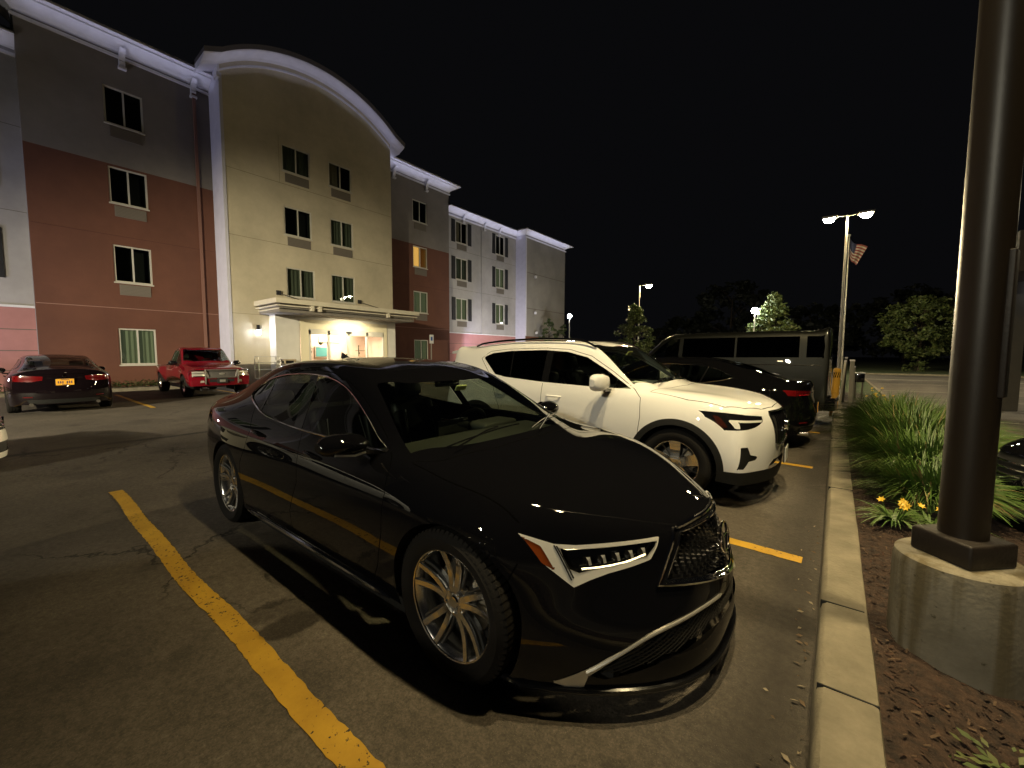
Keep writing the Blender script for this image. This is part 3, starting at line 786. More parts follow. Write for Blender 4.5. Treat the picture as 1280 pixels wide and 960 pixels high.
# ---------------------------------------------------------------- generic vehicle from a table + outlines
se = lambda v: math.copysign(abs(v)**.62, v)
def generic(sp):
    root = empty(sp.get('name','car'), sp['loc'], sp.get('rz',0), sp['label'], sp.get('cat','car'), sp.get('group'))
    root.scale = (sp.get('scale',.985),)*3
    c = Car(dict(T=sp['T'], front=sp['front'], rear=sp['rear'], root=root, level=sp.get('level',3), jf=sp.get('jf',(.0,.36,.70)), crown=sp.get('crown',2.2)))
    sh, sf = c.sh, c.sf; W = sp.get('W',.003); M_p = sp['paint']; PM = [M_p, M_seam]
    mirp = lambda P: [(-y,z) for y,z in P]
    AX, AZ, AR = sp['axles'], sp['r'], sp['arch']
    for ax in AX:
        sh.cut(lambda P: np.hypot(P[:,0]-ax, P[:,2]-AZ)-AR, {3,4,5})
        if sp.get('clad'): sh.cut(lambda P: np.hypot(P[:,0]-ax, P[:,2]-AZ)-AR-sp['clad'], {3,4,5})
    if sp.get('sill'): sh.cut(lambda P: P[:,2]-sp['sill'], {3,4,5})
    DLO = sp['dlo']; c.cut2(DLO, 'xz', {1,2,3})
    for ln in sp.get('pillars',[]): sh.half(ln[0], ln[1], [0,2], {1,2,3}, (-ln[2],ln[2]))
    tops = []
    for n, key in (('windshield','ws'),('rear_window','rg')):
        if sp.get(key): P = sp[key]; tops.append((n,P)); c.cut2(P, 'xy', {1,2})
    for d in sp.get('doors',[]): c.cut2(d, 'xz', {3,2}, W)
    hood = sp.get('hood'); 
    if hood: c.cut2(hood, 'xy', {1,2}, W)
    fronts = sp.get('fronts',[])      # (name, poly yz, material, offset, mirror, xmin, parent)
    for it in fronts:
        for P in ((it[1], mirp(it[1])) if it[4] else (it[1],)): c.cut2(P, 'yz', {4,3,2,1} if it[5]>0 else {5,3,2,1})
    sides = sp.get('sides',[])        # (name, poly xz, material, offset)
    for it in sides: c.cut2(it[1], 'xz', {3,4,5,2})
    C = sh.centroids(); ids = np.array(sh.id); xz = C[:,[0,2]]; xy = C[:,[0,1]]; yz = C[:,[1,2]]
    lab = np.array(['body']*len(C), dtype=object)
    lab[(ids==4)] = 'front_bumper'; lab[(ids==5)] = 'rear_bumper'
    seam = np.zeros(len(C), bool); top = ids<=2
    if hood:
        lab[(poly_sdf(xy, hood)<0)&top] = 'hood'; seam |= (np.abs(poly_sdf(xy, hood))<W)&top
    for k, d in enumerate(sp.get('doors',[])):
        q = poly_sdf(xz, d); lab[(q<0)&((ids==3)|(ids==2))] = 'door%d'%k; seam |= (np.abs(q)<W)&((ids==3)|((ids==2)&(poly_sdf(xz,DLO)>.02)))
    inD = (poly_sdf(xz, DLO)<0)&(ids<=3)&(np.abs(C[:,1])>sp.get('glass_y',.45)); lab[inD] = 'win0'
    pil = np.zeros(len(C), bool); idx = np.zeros(len(C), int)
    for ln in sp.get('pillars',[]):
        q = half_d(xz, ln[0], ln[1]); pil |= np.abs(q) < ln[2]; idx += (q > 0).astype(int)
    for k in range(len(sp.get('pillars',[]))+1): lab[inD&(idx==k)] = 'win%d'%k
    for k, ln in enumerate(sp.get('pillars',[])): lab[inD&(np.abs(half_d(xz, ln[0], ln[1])) < ln[2])] = 'pillar%d'%k
    for n, P in tops: lab[(poly_sdf(xy,P)<0)&top&(C[:,2]>sp.get('glass_z',.9))] = n
    for it in fronts:
        for sgn, P in (((-1,it[1]),(1,mirp(it[1]))) if it[4] else ((0,it[1]),)):
            lab[(C[:,0]*it[5] > abs(it[5])*.0+ (abs(it[5])**2))&(poly_sdf(yz,P)<0)&(ids!=0)] = it[0]
    for it in sides: lab[(poly_sdf(xz,it[1])<0)&(ids>=2)&(np.abs(C[:,1])>(it[4] if len(it)>4 else .5))] = it[0]
    d_arch = np.min([np.hypot(C[:,0]-a, C[:,2]-AZ) for a in AX], axis=0)
    low = (ids>=3)&(np.abs(C[:,1])>.45)
    if sp.get('clad'):
        lab[low&(d_arch<AR+sp['clad'])] = 'clad'
    if sp.get('sill'): lab[(ids>=3)&(C[:,2]<sp['sill'])] = 'clad'
    lab[(ids>=3)&(d_arch<AR-1e-4)&(np.abs(C[:,1])>.45)] = 'none'
    def mk(n, name, mats, sg=0, off=0., sm=False, parent=root):
        m_ = lab == n
        if sg: m_ = m_&(C[:,1]*sg>0)
        ix = list(np.nonzero(m_)[0])
        if not ix: return None
        return sh.part(ix, name, mats, [1 if seam[i] else 0 for i in ix] if sm else None, parent, off)
    mk('body','body',PM,sm=True); mk('hood','hood',PM,sm=True); mk('front_bumper','front_bumper',PM,sm=True); mk('rear_bumper','rear_bumper',PM,sm=True)
    if sp.get('clad') or sp.get('sill'): mk('clad','lower_cladding',M_clad,off=.004)
    G = sp.get('glass', M_glass_d)
    dm = sp.get('win_door', {})
    for sg in (-1,1):
        dd = {}
        for k in range(len(sp.get('doors',[]))): dd[k] = mk('door%d'%k,'door',PM,sg,0,True)
        for k in range(len(sp.get('pillars',[]))+1):
            mk('win%d'%k, 'window', sp.get('glass_f',G) if k==sp.get('front_win',0) else G, sg, -.004, False, dd.get(dm.get(k)) or root)
        for k, ln in enumerate(sp.get('pillars',[])): mk('pillar%d'%k,'window_pillar',sp.get('pillar_m',M_gloss),sg,-.001)
        if sp.get('trim'):
            pts = [sf.side(x,z,sg,.002) for x,z in DLO]; c.trim([p for p in pts if p], sp['trim'][1], 'window_trim', sp['trim'][0], root, True)
        for hx, hz, k in sp.get('handles',[]):
            h = MB(); a = [sf.side(hx+t*.21, hz, sg, .030*math.sin(math.pi*t)**.4+.002) for t in np.linspace(0,1,9)]
            h.tube([p for p in a if p], [.007]+[.013]*7+[.007], 8, 0, False, flat=.7); h.build('handle', M_p, dd.get(k) or root)
    for n, P in tops: mk(n, n, M_glass if n=='windshield' else G, 0, -.003)
    heads = {}
    for it in fronts:
        for sg in ((-1,1) if it[4] else (0,)):
            par = heads.get((it[6],sg)) if len(it)>6 and it[6] else root
            o = mk(it[0], it[0].split('/')[-1], it[2], sg, it[3], False, par or root)
            if o: heads[(it[0],sg)] = o
    for it in sides:
        for sg in (-1,1): mk(it[0], it[0].split('/')[-1], it[2], sg, it[3])
    ho = MB()
    for ax in AX:
        for sg in (-1,1):
            wheel('wheel', root, (ax, sg*sp['track'], sp['tr']), sg, sp['tr'], sp['rr'], sp.get('tw',.225), sp.get('style','ten'), sp.get('rim_m',[M_rim_a, M_rim_d, M_chrome]), M_tyre, detail=sp.get('wd',False))
            ring_arch(ho, ax, AZ, AR, 0, lambda x, z: (lambda h: h.y if h else None)(sf.side(x,z,sg)), sg, .32)
            ho.box((ax, sg*.48, .45), (.8,.03,.5))
    x0, x1 = sp['T'][0][0], sp['T'][-1][0]
    ho.bx(x0, x1, -.6, .6, sp.get('fz',.24), sp.get('fz',.24)+.04)
    ho.build('wheel_housing', M_black, root)
    # mirrors
    if sp.get('mirror'):
        mx, my, mz, ms, mm = sp['mirror']
        for sg in (-1,1):
            m = MB(); rings = []
            for u, r in ((0,.35),(.03,.8),(.10,1.),(.16,.98),(.20,.78),(.22,.40)):
                rings.append([(mx-.12*u+.07*ms*r*se(math.cos(a))*(1.1 if math.cos(a)>0 else .6), sg*(my+u*ms), mz+.075*ms*r*se(math.sin(a))) for a in np.linspace(0,2*math.pi,21)[:-1]])
            m.loft(rings, 0); m.loft([[(mx+.05,sg*(my-.08),mz-.11),(mx-.03,sg*(my-.08),mz-.11),(mx-.03,sg*(my-.08),mz-.08),(mx+.05,sg*(my-.08),mz-.08)],[(mx+.04,sg*(my+.07),mz-.10),(mx-.03,sg*(my+.07),mz-.10),(mx-.03,sg*(my+.07),mz-.06),(mx+.04,sg*(my+.07),mz-.06)]], 1)
            mo = m.build('side_mirror', [mm or M_p, M_gloss], root)
            mg = MB(); mg.lathe([(0,0),(.9,0),(1,-.1)], Matrix.Translation((mx-.055*ms,sg*(my+.105*ms),mz)) @ Matrix.Rotation(R(-90),4,'Y') @ Matrix.Diagonal((.065*ms,.085*ms,.02,1)), 20); mg.build('mirror_glass', M_chrome, mo)
    if sp.get('cabin'): interior(root, *sp['cabin'])
    return root, c, sh, sf
M_clad = mat('black_cladding', (.012,.012,.011), .6, spec=.25, bump=.1, bscale=300)
def nose(D, ex, dz=(0,0,0,0)):
    return lambda f, k, c: (c[0]+D[k]*(1-f**ex[k]), c[1]*f, c[2]+dz[k]*(1-f*f))
def tailf(D, ex=2.4, dz=(0,0,0,0)):
    return lambda f, k, c: (c[0]-D[k]*(1-f**ex), c[1]*f, c[2]+dz[k]*(1-f*f))
def sym(half):
    """close an outline given on the -y side from rear to front"""
    return half+[(x,-y) for x,y in half[::-1]]

def build_suv():
    T = [
 (-2.02,-.12,1.53,(.60,1.495),(.70,1.30),(.78,1.05),(.85,.86),(.875,.66),(.87,.45),(.83,.27)),
 (-1.84,-.06,1.565,(.62,1.525),(.745,1.32),(.86,1.07),(.90,.87),(.915,.66),(.905,.45),(.88,.26)),
 (-1.40,0,1.612,(.64,1.57),(.775,1.33),(.888,1.065),(.922,.86),(.932,.66),(.92,.45),(.90,.25)),
 (-.90,0,1.645,(.65,1.60),(.785,1.33),(.892,1.05),(.922,.85),(.930,.65),(.915,.44),(.895,.25)),
 (-.40,0,1.65,(.655,1.60),(.79,1.32),(.895,1.04),(.922,.84),(.930,.64),(.915,.43),(.895,.25)),
 (.05,.04,1.632,(.66,1.582),(.795,1.30),(.895,1.03),(.922,.83),(.930,.64),(.915,.43),(.895,.25)),
 (.36,.08,1.56,(.668,1.51),(.80,1.25),(.893,1.025),(.922,.83),(.930,.64),(.915,.43),(.895,.25)),
 (.64,.13,1.375,(.685,1.325),(.81,1.165),(.888,1.015),(.922,.83),(.930,.64),(.915,.43),(.895,.25)),
 (.90,.18,1.165,(.70,1.14),(.815,1.07),(.88,1.005),(.922,.83),(.932,.64),(.918,.43),(.895,.25)),
 (1.12,.19,1.075,(.66,1.085),(.80,1.06),(.875,.985),(.922,.83),(.935,.64),(.92,.43),(.895,.25)),
 (1.45,.18,1.045,(.62,1.058),(.785,1.035),(.865,.955),(.918,.82),(.932,.63),(.915,.43),(.89,.25)),
 (1.74,.22,1.00,(.59,1.01),(.75,.99),(.845,.925),(.895,.79),(.918,.60),(.91,.42),(.885,.25)),
 (1.93,.22,.925,(.54,.93),(.68,.92),(.775,.885),(.84,.77),(.88,.58),(.885,.41),(.86,.24)),
    ]
    DLO = [(.86,1.085),(.45,1.088),(-.30,1.115),(-.90,1.155),(-1.08,1.185),(-1.36,1.40),(-1.36,1.425),(-1.22,1.475),(-.90,1.505),(-.35,1.515),(.0,1.49),(.28,1.425),(.55,1.28)]
    DLO = dens(DLO, .06)
    D1 = [(.985,1.00),(1.0,.80),(.97,.55),(.93,.33),(-.28,.33),(-.27,.60),(-.27,1.10),(-.33,1.54),(.02,1.52),(.33,1.44),(.62,1.27),(.9,1.08)]
    D2 = [(-.28,.33),(-.27,.60),(-.27,1.10),(-.33,1.54),(-.95,1.53),(-1.28,1.50),(-1.42,1.40),(-1.12,1.13),(-1.04,.95),(-.95,.75),(-.92,.50),(-.90,.33)]
    ws = [(.86,-.775),(1.02,-.60),(1.075,-.3),(1.085,0)]; wt = [(.40,0),(.375,-.3),(.28,-.62)]
    WS = sym([(.28,-.62),(.86,-.775),(1.02,-.60),(1.075,-.3)])
    WS = [(.28,-.62),(.865,-.775),(1.02,-.60),(1.08,-.3),(1.09,0),(1.08,.3),(1.02,.60),(.865,.775),(.28,.62),(.40,.3),(.415,0),(.40,-.3)]
    HD = [(1.06,-.80),(1.45,-.83),(1.78,-.80),(1.93,-.70),(2.05,-.50),(2.11,-.25),(2.12,0)]
    hood = HD+[(x,-y) for x,y in HD[::-1][1:]]+[(1.16,.6),(1.22,0),(1.16,-.6)]
    HL = [(-.878,.917),(-.75,.892),(-.571,.872),(-.59,.825),(-.636,.798),(-.70,.775),(-.787,.760),(-.893,.750),(-.893,.80),(-.893,.86)]
    R1 = [(-.877,.880),(-.868,.878),(-.880,.775),(-.893,.775),(-.893,.81)]
    TB = [(-.852,.846),(-.60,.836),(-.61,.818),(-.828,.824),(-.84,.768),(-.862,.768),(-.860,.835)]
    GRL = [(-.45,.87),(-.42,.90),(.42,.90),(.45,.87),(.42,.61),(.36,.58),(-.36,.58),(-.42,.61)]
    V = [(-.868,.598),(-.81,.598),(-.785,.525),(-.706,.505),(-.70,.490),(-.724,.470),(-.801,.462),(-.850,.392),(-.886,.394)]
    LI = [(-.50,.40),(-.42,.44),(.42,.44),(.50,.40),(.56,.26),(-.56,.26)]
    sp = dict(name='suv', cat='suv', label='pale cream white SUV parked nose to the kerb beside the nearest glossy black sedan', group='cars parked along the kerb',
        loc=(-2.556,5.03,0), T=T, front=nose((.24,.26,.28,.27),(3.0,2.8,2.6,2.6)), rear=tailf((.12,.15,.15,.13)), paint=paint('cream_white_paint',(.78,.78,.77)), level=4,
        axles=(1.351,-1.351), r=.355, arch=.40, clad=.062, sill=.36, track=.80, tr=.352, rr=.245, tw=.235, style='five', wd=True,
        dlo=DLO, pillars=[((.0,1.0),(-.0-.26,1.0),.0)] and [((-.245,1.05),(-.255,1.6),.050),((-.80,1.05),(-.86,1.6),.010)], win_door={0:0,1:1,2:1}, glass_f=M_glass_s, front_win=0,
        ws=WS, doors=[D1,D2], hood=hood,
        fronts=[('headlight',HL,M_gloss,-.004,True,1.5,None),('headlight/side_marker',R1,M_marker,.001,True,1.5,'headlight'),('headlight/light_bar',TB,M_lamp_white,.002,True,1.5,'headlight'),
                ('grille',GRL,M_black,-.02,False,1.5,None),('vent',V,M_clad,-.006,True,1.5,None),('lower_intake',LI,M_black,-.03,False,1.5,None)],
        handles=[(-.19,.95,0),(-1.0,.98,1)], mirror=(.60,.93,1.155,1.25,None), cabin=((-.10,-.95),.58,.62,1.04), pillar_m=M_gloss)
    root, c, sh, sf = generic(sp)
    for n in ('headlight',):
        pass
    # grille frame, bars, slash emblem
    mb = MB(); mb.tube([p for p in [sf.front(y,z,1,.004) for y,z in dens(GRL,.05)] if p], .011, 8, 0, True)
    for k in range(14):
        y = -.30+k*.6/13; pts = [sf.front(y,z,1,-.012) for z in np.linspace(.58,.89,6)]; mb.tube([p for p in pts if p], .006, 6, 1)
    pts = [sf.front(-.30+.6*t, .59+.29*t, 1, .006) for t in np.linspace(0,1,9)]; mb.tube([p for p in pts if p], .009, 6, 2)
    e = sf.front(0,.735,1,.02); Me = Matrix.Translation(e)@Matrix.Rotation(R(90),4,'Y'); mb.lathe([(0,.01),(.04,.01),(.05,.016),(.062,.010),(.064,-.02)], Me, 32, 2)
    mb.build('grille_frame', [M_gloss, M_gloss, M_chrome], root)
    for sg in (-1,1):
        r = MB(); pts = [Vector((x, sg*y, z)) for x,y,z in ((-1.62,.625,1.575),(-1.45,.635,1.617),(-1.0,.645,1.650),(-.3,.655,1.660),(.15,.662,1.628),(.36,.67,1.545))]
        pts = [Vector(p) for p in smooth_poly([tuple(p) for p in pts], 5, False)]
        r.tube(pts, .014, 8); r.build('roof_rail', M_gloss, root)
    pl = MB(); p = sf.front(0,.44,1,.03); pl.box(p, (.012,.31,.155), 0, None, .004); pl.box(p+Vector((.008,0,0)), (.004,.30,.145), 1); pl.build('license_plate', [M_black, mat('plate_white',(.75,.75,.72),.5)], root)
    s = MB(); s.loft([[(-1.93,y,1.545),(-2.20,y*.97,1.50),(-2.21,y*.97,1.47),(-1.95,y,1.47)] for y in np.linspace(-.60,.60,9)]); s.build('rear_spoiler', sp['paint'], root)
    for y0,y1,x0,x1 in ((-.62,-.05,1.02,1.06),(.0,.60,1.07,.93)):
        w = MB(); P = [sf.top(x0+(x1-x0)*t, y0+(y1-y0)*t, .012) for t in np.linspace(0,1,9)]; w.tube(P,.007,6); w.tube([P[0]+Vector((.06,0,.01)),P[4]+Vector((.02,0,.02))],.007,6); w.build('wiper',M_gloss,root)
    tg = MB(); Mt = Matrix.Translation((.50,-.03,1.475))@Matrix.Rotation(R(38),4,'Y'); tg.box((0,0,0),(.012,.13,.06),0,Mt,.004); tg.build('windshield_tag', MATS.get('pale_card') or mat('pale_card',(.75,.78,.35),.6), root)
    return root, sf
M_marker = mat('smoked_red_marker', (.035,.008,.005), .15, coat=1.)
M_lamp_white = mat('lamp_white', (.80,.80,.76), .3, .2, coat=.5)
# ---------------------------------------------------------------- ground
def mat_asphalt(name='asphalt', base=(.086,.073,.058), crack=True):
    m = bpy.data.materials.new(name); m.use_nodes = True; nt = m.node_tree; L = nt.links; b = nt.nodes['Principled BSDF']
    N = lambda t: nt.nodes.new('ShaderNode'+t)
    tc = N('TexCoord')
    def noise(s, d=6, r=.6, vec=None):
        n = N('TexNoise'); n.inputs['Scale'].default_value = s; n.inputs['Detail'].default_value = d; n.inputs['Roughness'].default_value = r
        L.new(vec or tc.outputs['Object'], n.inputs['Vector']); return n
    def mr(src, a, b_, c, d, clamp=True):
        r = N('MapRange'); r.inputs[1].default_value = a; r.inputs[2].default_value = b_; r.inputs[3].default_value = c; r.inputs[4].default_value = d; L.new(src, r.inputs[0]); return r.outputs[0]
    def mul(a, b_):
        x = N('Math'); x.operation = 'MULTIPLY'; L.new(a, x.inputs[0]); 
        if isinstance(b_, float): x.inputs[1].default_value = b_
        else: L.new(b_, x.inputs[1])
        return x.outputs[0]
    big = noise(.35, 5); med = noise(2.2, 6, .7); fine = noise(95, 3, .7); agg = N('TexVoronoi'); agg.inputs['Scale'].default_value = 130; L.new(tc.outputs['Object'], agg.inputs['Vector'])
    f = mul(mr(big.outputs['Fac'], .32, .68, .62, 1.30), mr(med.outputs['Fac'], .3, .7, .80, 1.18)); f = mul(f, mr(fine.outputs['Fac'], .3, .7, .50, 1.5))
    sp = N('Math'); sp.operation = 'LESS_THAN'; sp.inputs[1].default_value = .12; L.new(agg.outputs['Distance'], sp.inputs[0])
    cr = N('TexVoronoi'); cr.feature = 'DISTANCE_TO_EDGE'; cr.inputs['Scale'].default_value = .55
    wv = N('VectorMath'); wv.operation = 'MULTIPLY_ADD'; wn = noise(1.6, 5, .65); wv.inputs[1].default_value = (.9,.9,0); L.new(wn.outputs['Color'], wv.inputs[0]); L.new(tc.outputs['Object'], wv.inputs[2]); L.new(wv.outputs[0], cr.inputs['Vector'])
    cm = mul(mr(cr.outputs['Distance'], .0, .011, 1., 0.), mr(noise(.28, 3).outputs['Fac'], .52, .60, 0., 1.))
    cr2 = N('TexVoronoi'); cr2.feature = 'DISTANCE_TO_EDGE'; cr2.inputs['Scale'].default_value = 3.2; L.new(wv.outputs[0], cr2.inputs['Vector'])
    sx = N('SeparateXYZ'); L.new(tc.outputs['Object'], sx.inputs[0])
    def band(axis, c0, half, soft, warp=.25, wscale=.7, slope=0.):
        # soft-edged stripe along the other axis
        nn = noise(wscale, 4)
        a = N('Math'); a.operation = 'MULTIPLY_ADD'; a.inputs[1].default_value = warp; L.new(nn.outputs['Fac'], a.inputs[0]); L.new(sx.outputs[axis], a.inputs[2])
        if slope:
            a2 = N('Math'); a2.operation = 'MULTIPLY_ADD'; a2.inputs[1].default_value = slope; L.new(sx.outputs[1-axis], a2.inputs[0]); L.new(a.outputs[0], a2.inputs[2]); a = a2
        s = N('Math'); s.operation = 'SUBTRACT'; s.inputs[1].default_value = c0+warp*.5; L.new(a.outputs[0], s.inputs[0])
        q = N('Math'); q.operation = 'ABSOLUTE'; L.new(s.outputs[0], q.inputs[0]); return mr(q.outputs[0], half, half+soft, 1., 0.)
    c2 = mul(mul(mr(cr2.outputs['Distance'], 0., .02, 1., 0.), band(0, -7.6, .4, .9, 1.2)), mr(noise(.5,3).outputs['Fac'], .45, .55, 0., 1.))
    seam = mul(band(0, -8.95, .03, .12, .35, .5), mr(noise(1.5,4).outputs['Fac'], .35, .6, .45, .95))
    gutter = mul(band(0, -.13, .04, .22, .18, 1.1), mr(med.outputs['Fac'], .3, .7, .45, .8))
    st = noise(.9, 4, .6); stain = mul(mr(st.outputs['Fac'], .56, .70, 1., .60), mr(noise(2.9, 3, .5).outputs['Fac'], .62, .70, 1., .70))
    f = mul(f, stain); grit = noise(30, 3, .6); f = mul(f, mr(grit.outputs['Fac'], .3, .7, .72, 1.28))
    col = N('VectorMath'); col.operation = 'SCALE'; col.inputs[0].default_value = base; L.new(f, col.inputs['Scale'])
    mx = N('Mix'); mx.data_type = 'RGBA'; mx.inputs[7].default_value = (.21,.18,.14,1); L.new(mul(sp.outputs[0], 1.), mx.inputs[0]); L.new(col.outputs[0], mx.inputs[6])
    def darker(src, fac, c=(.010,.008,.006,1)):
        k = N('Mix'); k.data_type = 'RGBA'; k.inputs[7].default_value = c; L.new(fac, k.inputs[0]); L.new(src, k.inputs[6]); return k.outputs[2]
    out = mx.outputs[2]
    if crack:
        out = darker(out, cm); out = darker(out, c2); out = darker(out, seam); out = darker(out, gutter, (.012,.009,.006,1))
    L.new(out, b.inputs['Base Color']); b.inputs['Roughness'].default_value = .8; b.inputs['Specular IOR Level'].default_value = .35
    L.new(mr(fine.outputs['Fac'], .3, .7, .6, .95), b.inputs['Roughness'])
    bp = N('Bump'); bp.inputs['Strength'].default_value = .55; bp.inputs['Distance'].default_value = .006
    h = N('Math'); h.operation = 'SUBTRACT'; L.new(fine.outputs['Fac'], h.inputs[0]); L.new(cm, h.inputs[1]); L.new(h.outputs[0], bp.inputs['Height']); L.new(bp.outputs[0], b.inputs['Normal'])
    return m
def mat_noise2(name, c0, c1, scale=3., rough=.85, bump=.3, bscale=40., detail=8, lo=.35, hi=.65, bdist=.01):
    m = bpy.data.materials.new(name); m.use_nodes = True; nt = m.node_tree; L = nt.links; b = nt.nodes['Principled BSDF']
    tc = nt.nodes.new('ShaderNodeTexCoord'); n = nt.nodes.new('ShaderNodeTexNoise'); n.inputs['Scale'].default_value = scale; n.inputs['Detail'].default_value = detail; n.inputs['Roughness'].default_value = .65
    L.new(tc.outputs['Object'], n.inputs['Vector']); r = nt.nodes.new('ShaderNodeValToRGB'); r.color_ramp.elements[0].position = lo; r.color_ramp.elements[1].position = hi
    r.color_ramp.elements[0].color = (*c0,1); r.color_ramp.elements[1].color = (*c1,1); L.new(n.outputs['Fac'], r.inputs[0]); L.new(r.outputs[0], b.inputs['Base Color'])
    b.inputs['Roughness'].default_value = rough
    n2 = nt.nodes.new('ShaderNodeTexNoise'); n2.inputs['Scale'].default_value = bscale; n2.inputs['Detail'].default_value = 5; L.new(tc.outputs['Object'], n2.inputs['Vector'])
    bp = nt.nodes.new('ShaderNodeBump'); bp.inputs['Strength'].default_value = bump; bp.inputs['Distance'].default_value = bdist; L.new(n2.outputs['Fac'], bp.inputs['Height']); L.new(bp.outputs[0], b.inputs['Normal'])
    MATS[name] = m; return m
M_asph = mat_asphalt()
M_asph2 = mat_asphalt('asphalt_worn', (.10,.088,.075), False)
M_conc = mat_noise2('kerb_concrete', (.15,.13,.09), (.24,.21,.15), 5., .85, .35, 70)
M_conc2 = mat_noise2('base_concrete', (.15,.13,.09), (.27,.24,.175), 2.5, .85, .3, 45)
M_mulch = mat_noise2('mulch_soil', (.014,.008,.005), (.055,.030,.018), 22., .95, 1., 30, bdist=.03)
M_grassg = mat_noise2('grass_ground', (.018,.03,.008), (.05,.07,.018), 2., .95, .6, 40)
def mat_yellow():
    m = mat_noise2('yellow_road_paint', (.40,.225,.014), (.56,.33,.026), 3., .7, .4, 110, bdist=.004)
    nt = m.node_tree; b = nt.nodes['Principled BSDF']; L = nt.links
    src = b.inputs['Base Color'].links[0].from_socket
    tc = nt.nodes.new('ShaderNodeTexCoord'); n = nt.nodes.new('ShaderNodeTexNoise'); n.inputs['Scale'].default_value = 38; n.inputs['Detail'].default_value = 5; n.inputs['Roughness'].default_value = .7
    n3 = nt.nodes.new('ShaderNodeTexNoise'); n3.inputs['Scale'].default_value = 1.3; L.new(tc.outputs['Object'], n.inputs['Vector']); L.new(tc.outputs['Object'], n3.inputs['Vector'])
    a = nt.nodes.new('ShaderNodeMath'); a.operation = 'MULTIPLY_ADD'; a.inputs[1].default_value = .35; L.new(n3.outputs['Fac'], a.inputs[0]); L.new(n.outputs['Fac'], a.inputs[2])
    r = nt.nodes.new('ShaderNodeMapRange'); r.inputs[1].default_value = .775; r.inputs[2].default_value = .81; L.new(a.outputs[0], r.inputs[0])
    mx = nt.nodes.new('ShaderNodeMix'); mx.data_type = 'RGBA'; mx.inputs[7].default_value = (.03,.022,.014,1); L.new(r.outputs[0], mx.inputs[0]); L.new(src, mx.inputs[6]); L.new(mx.outputs[2], b.inputs['Base Color'])
    return m
M_yel = mat_yellow()

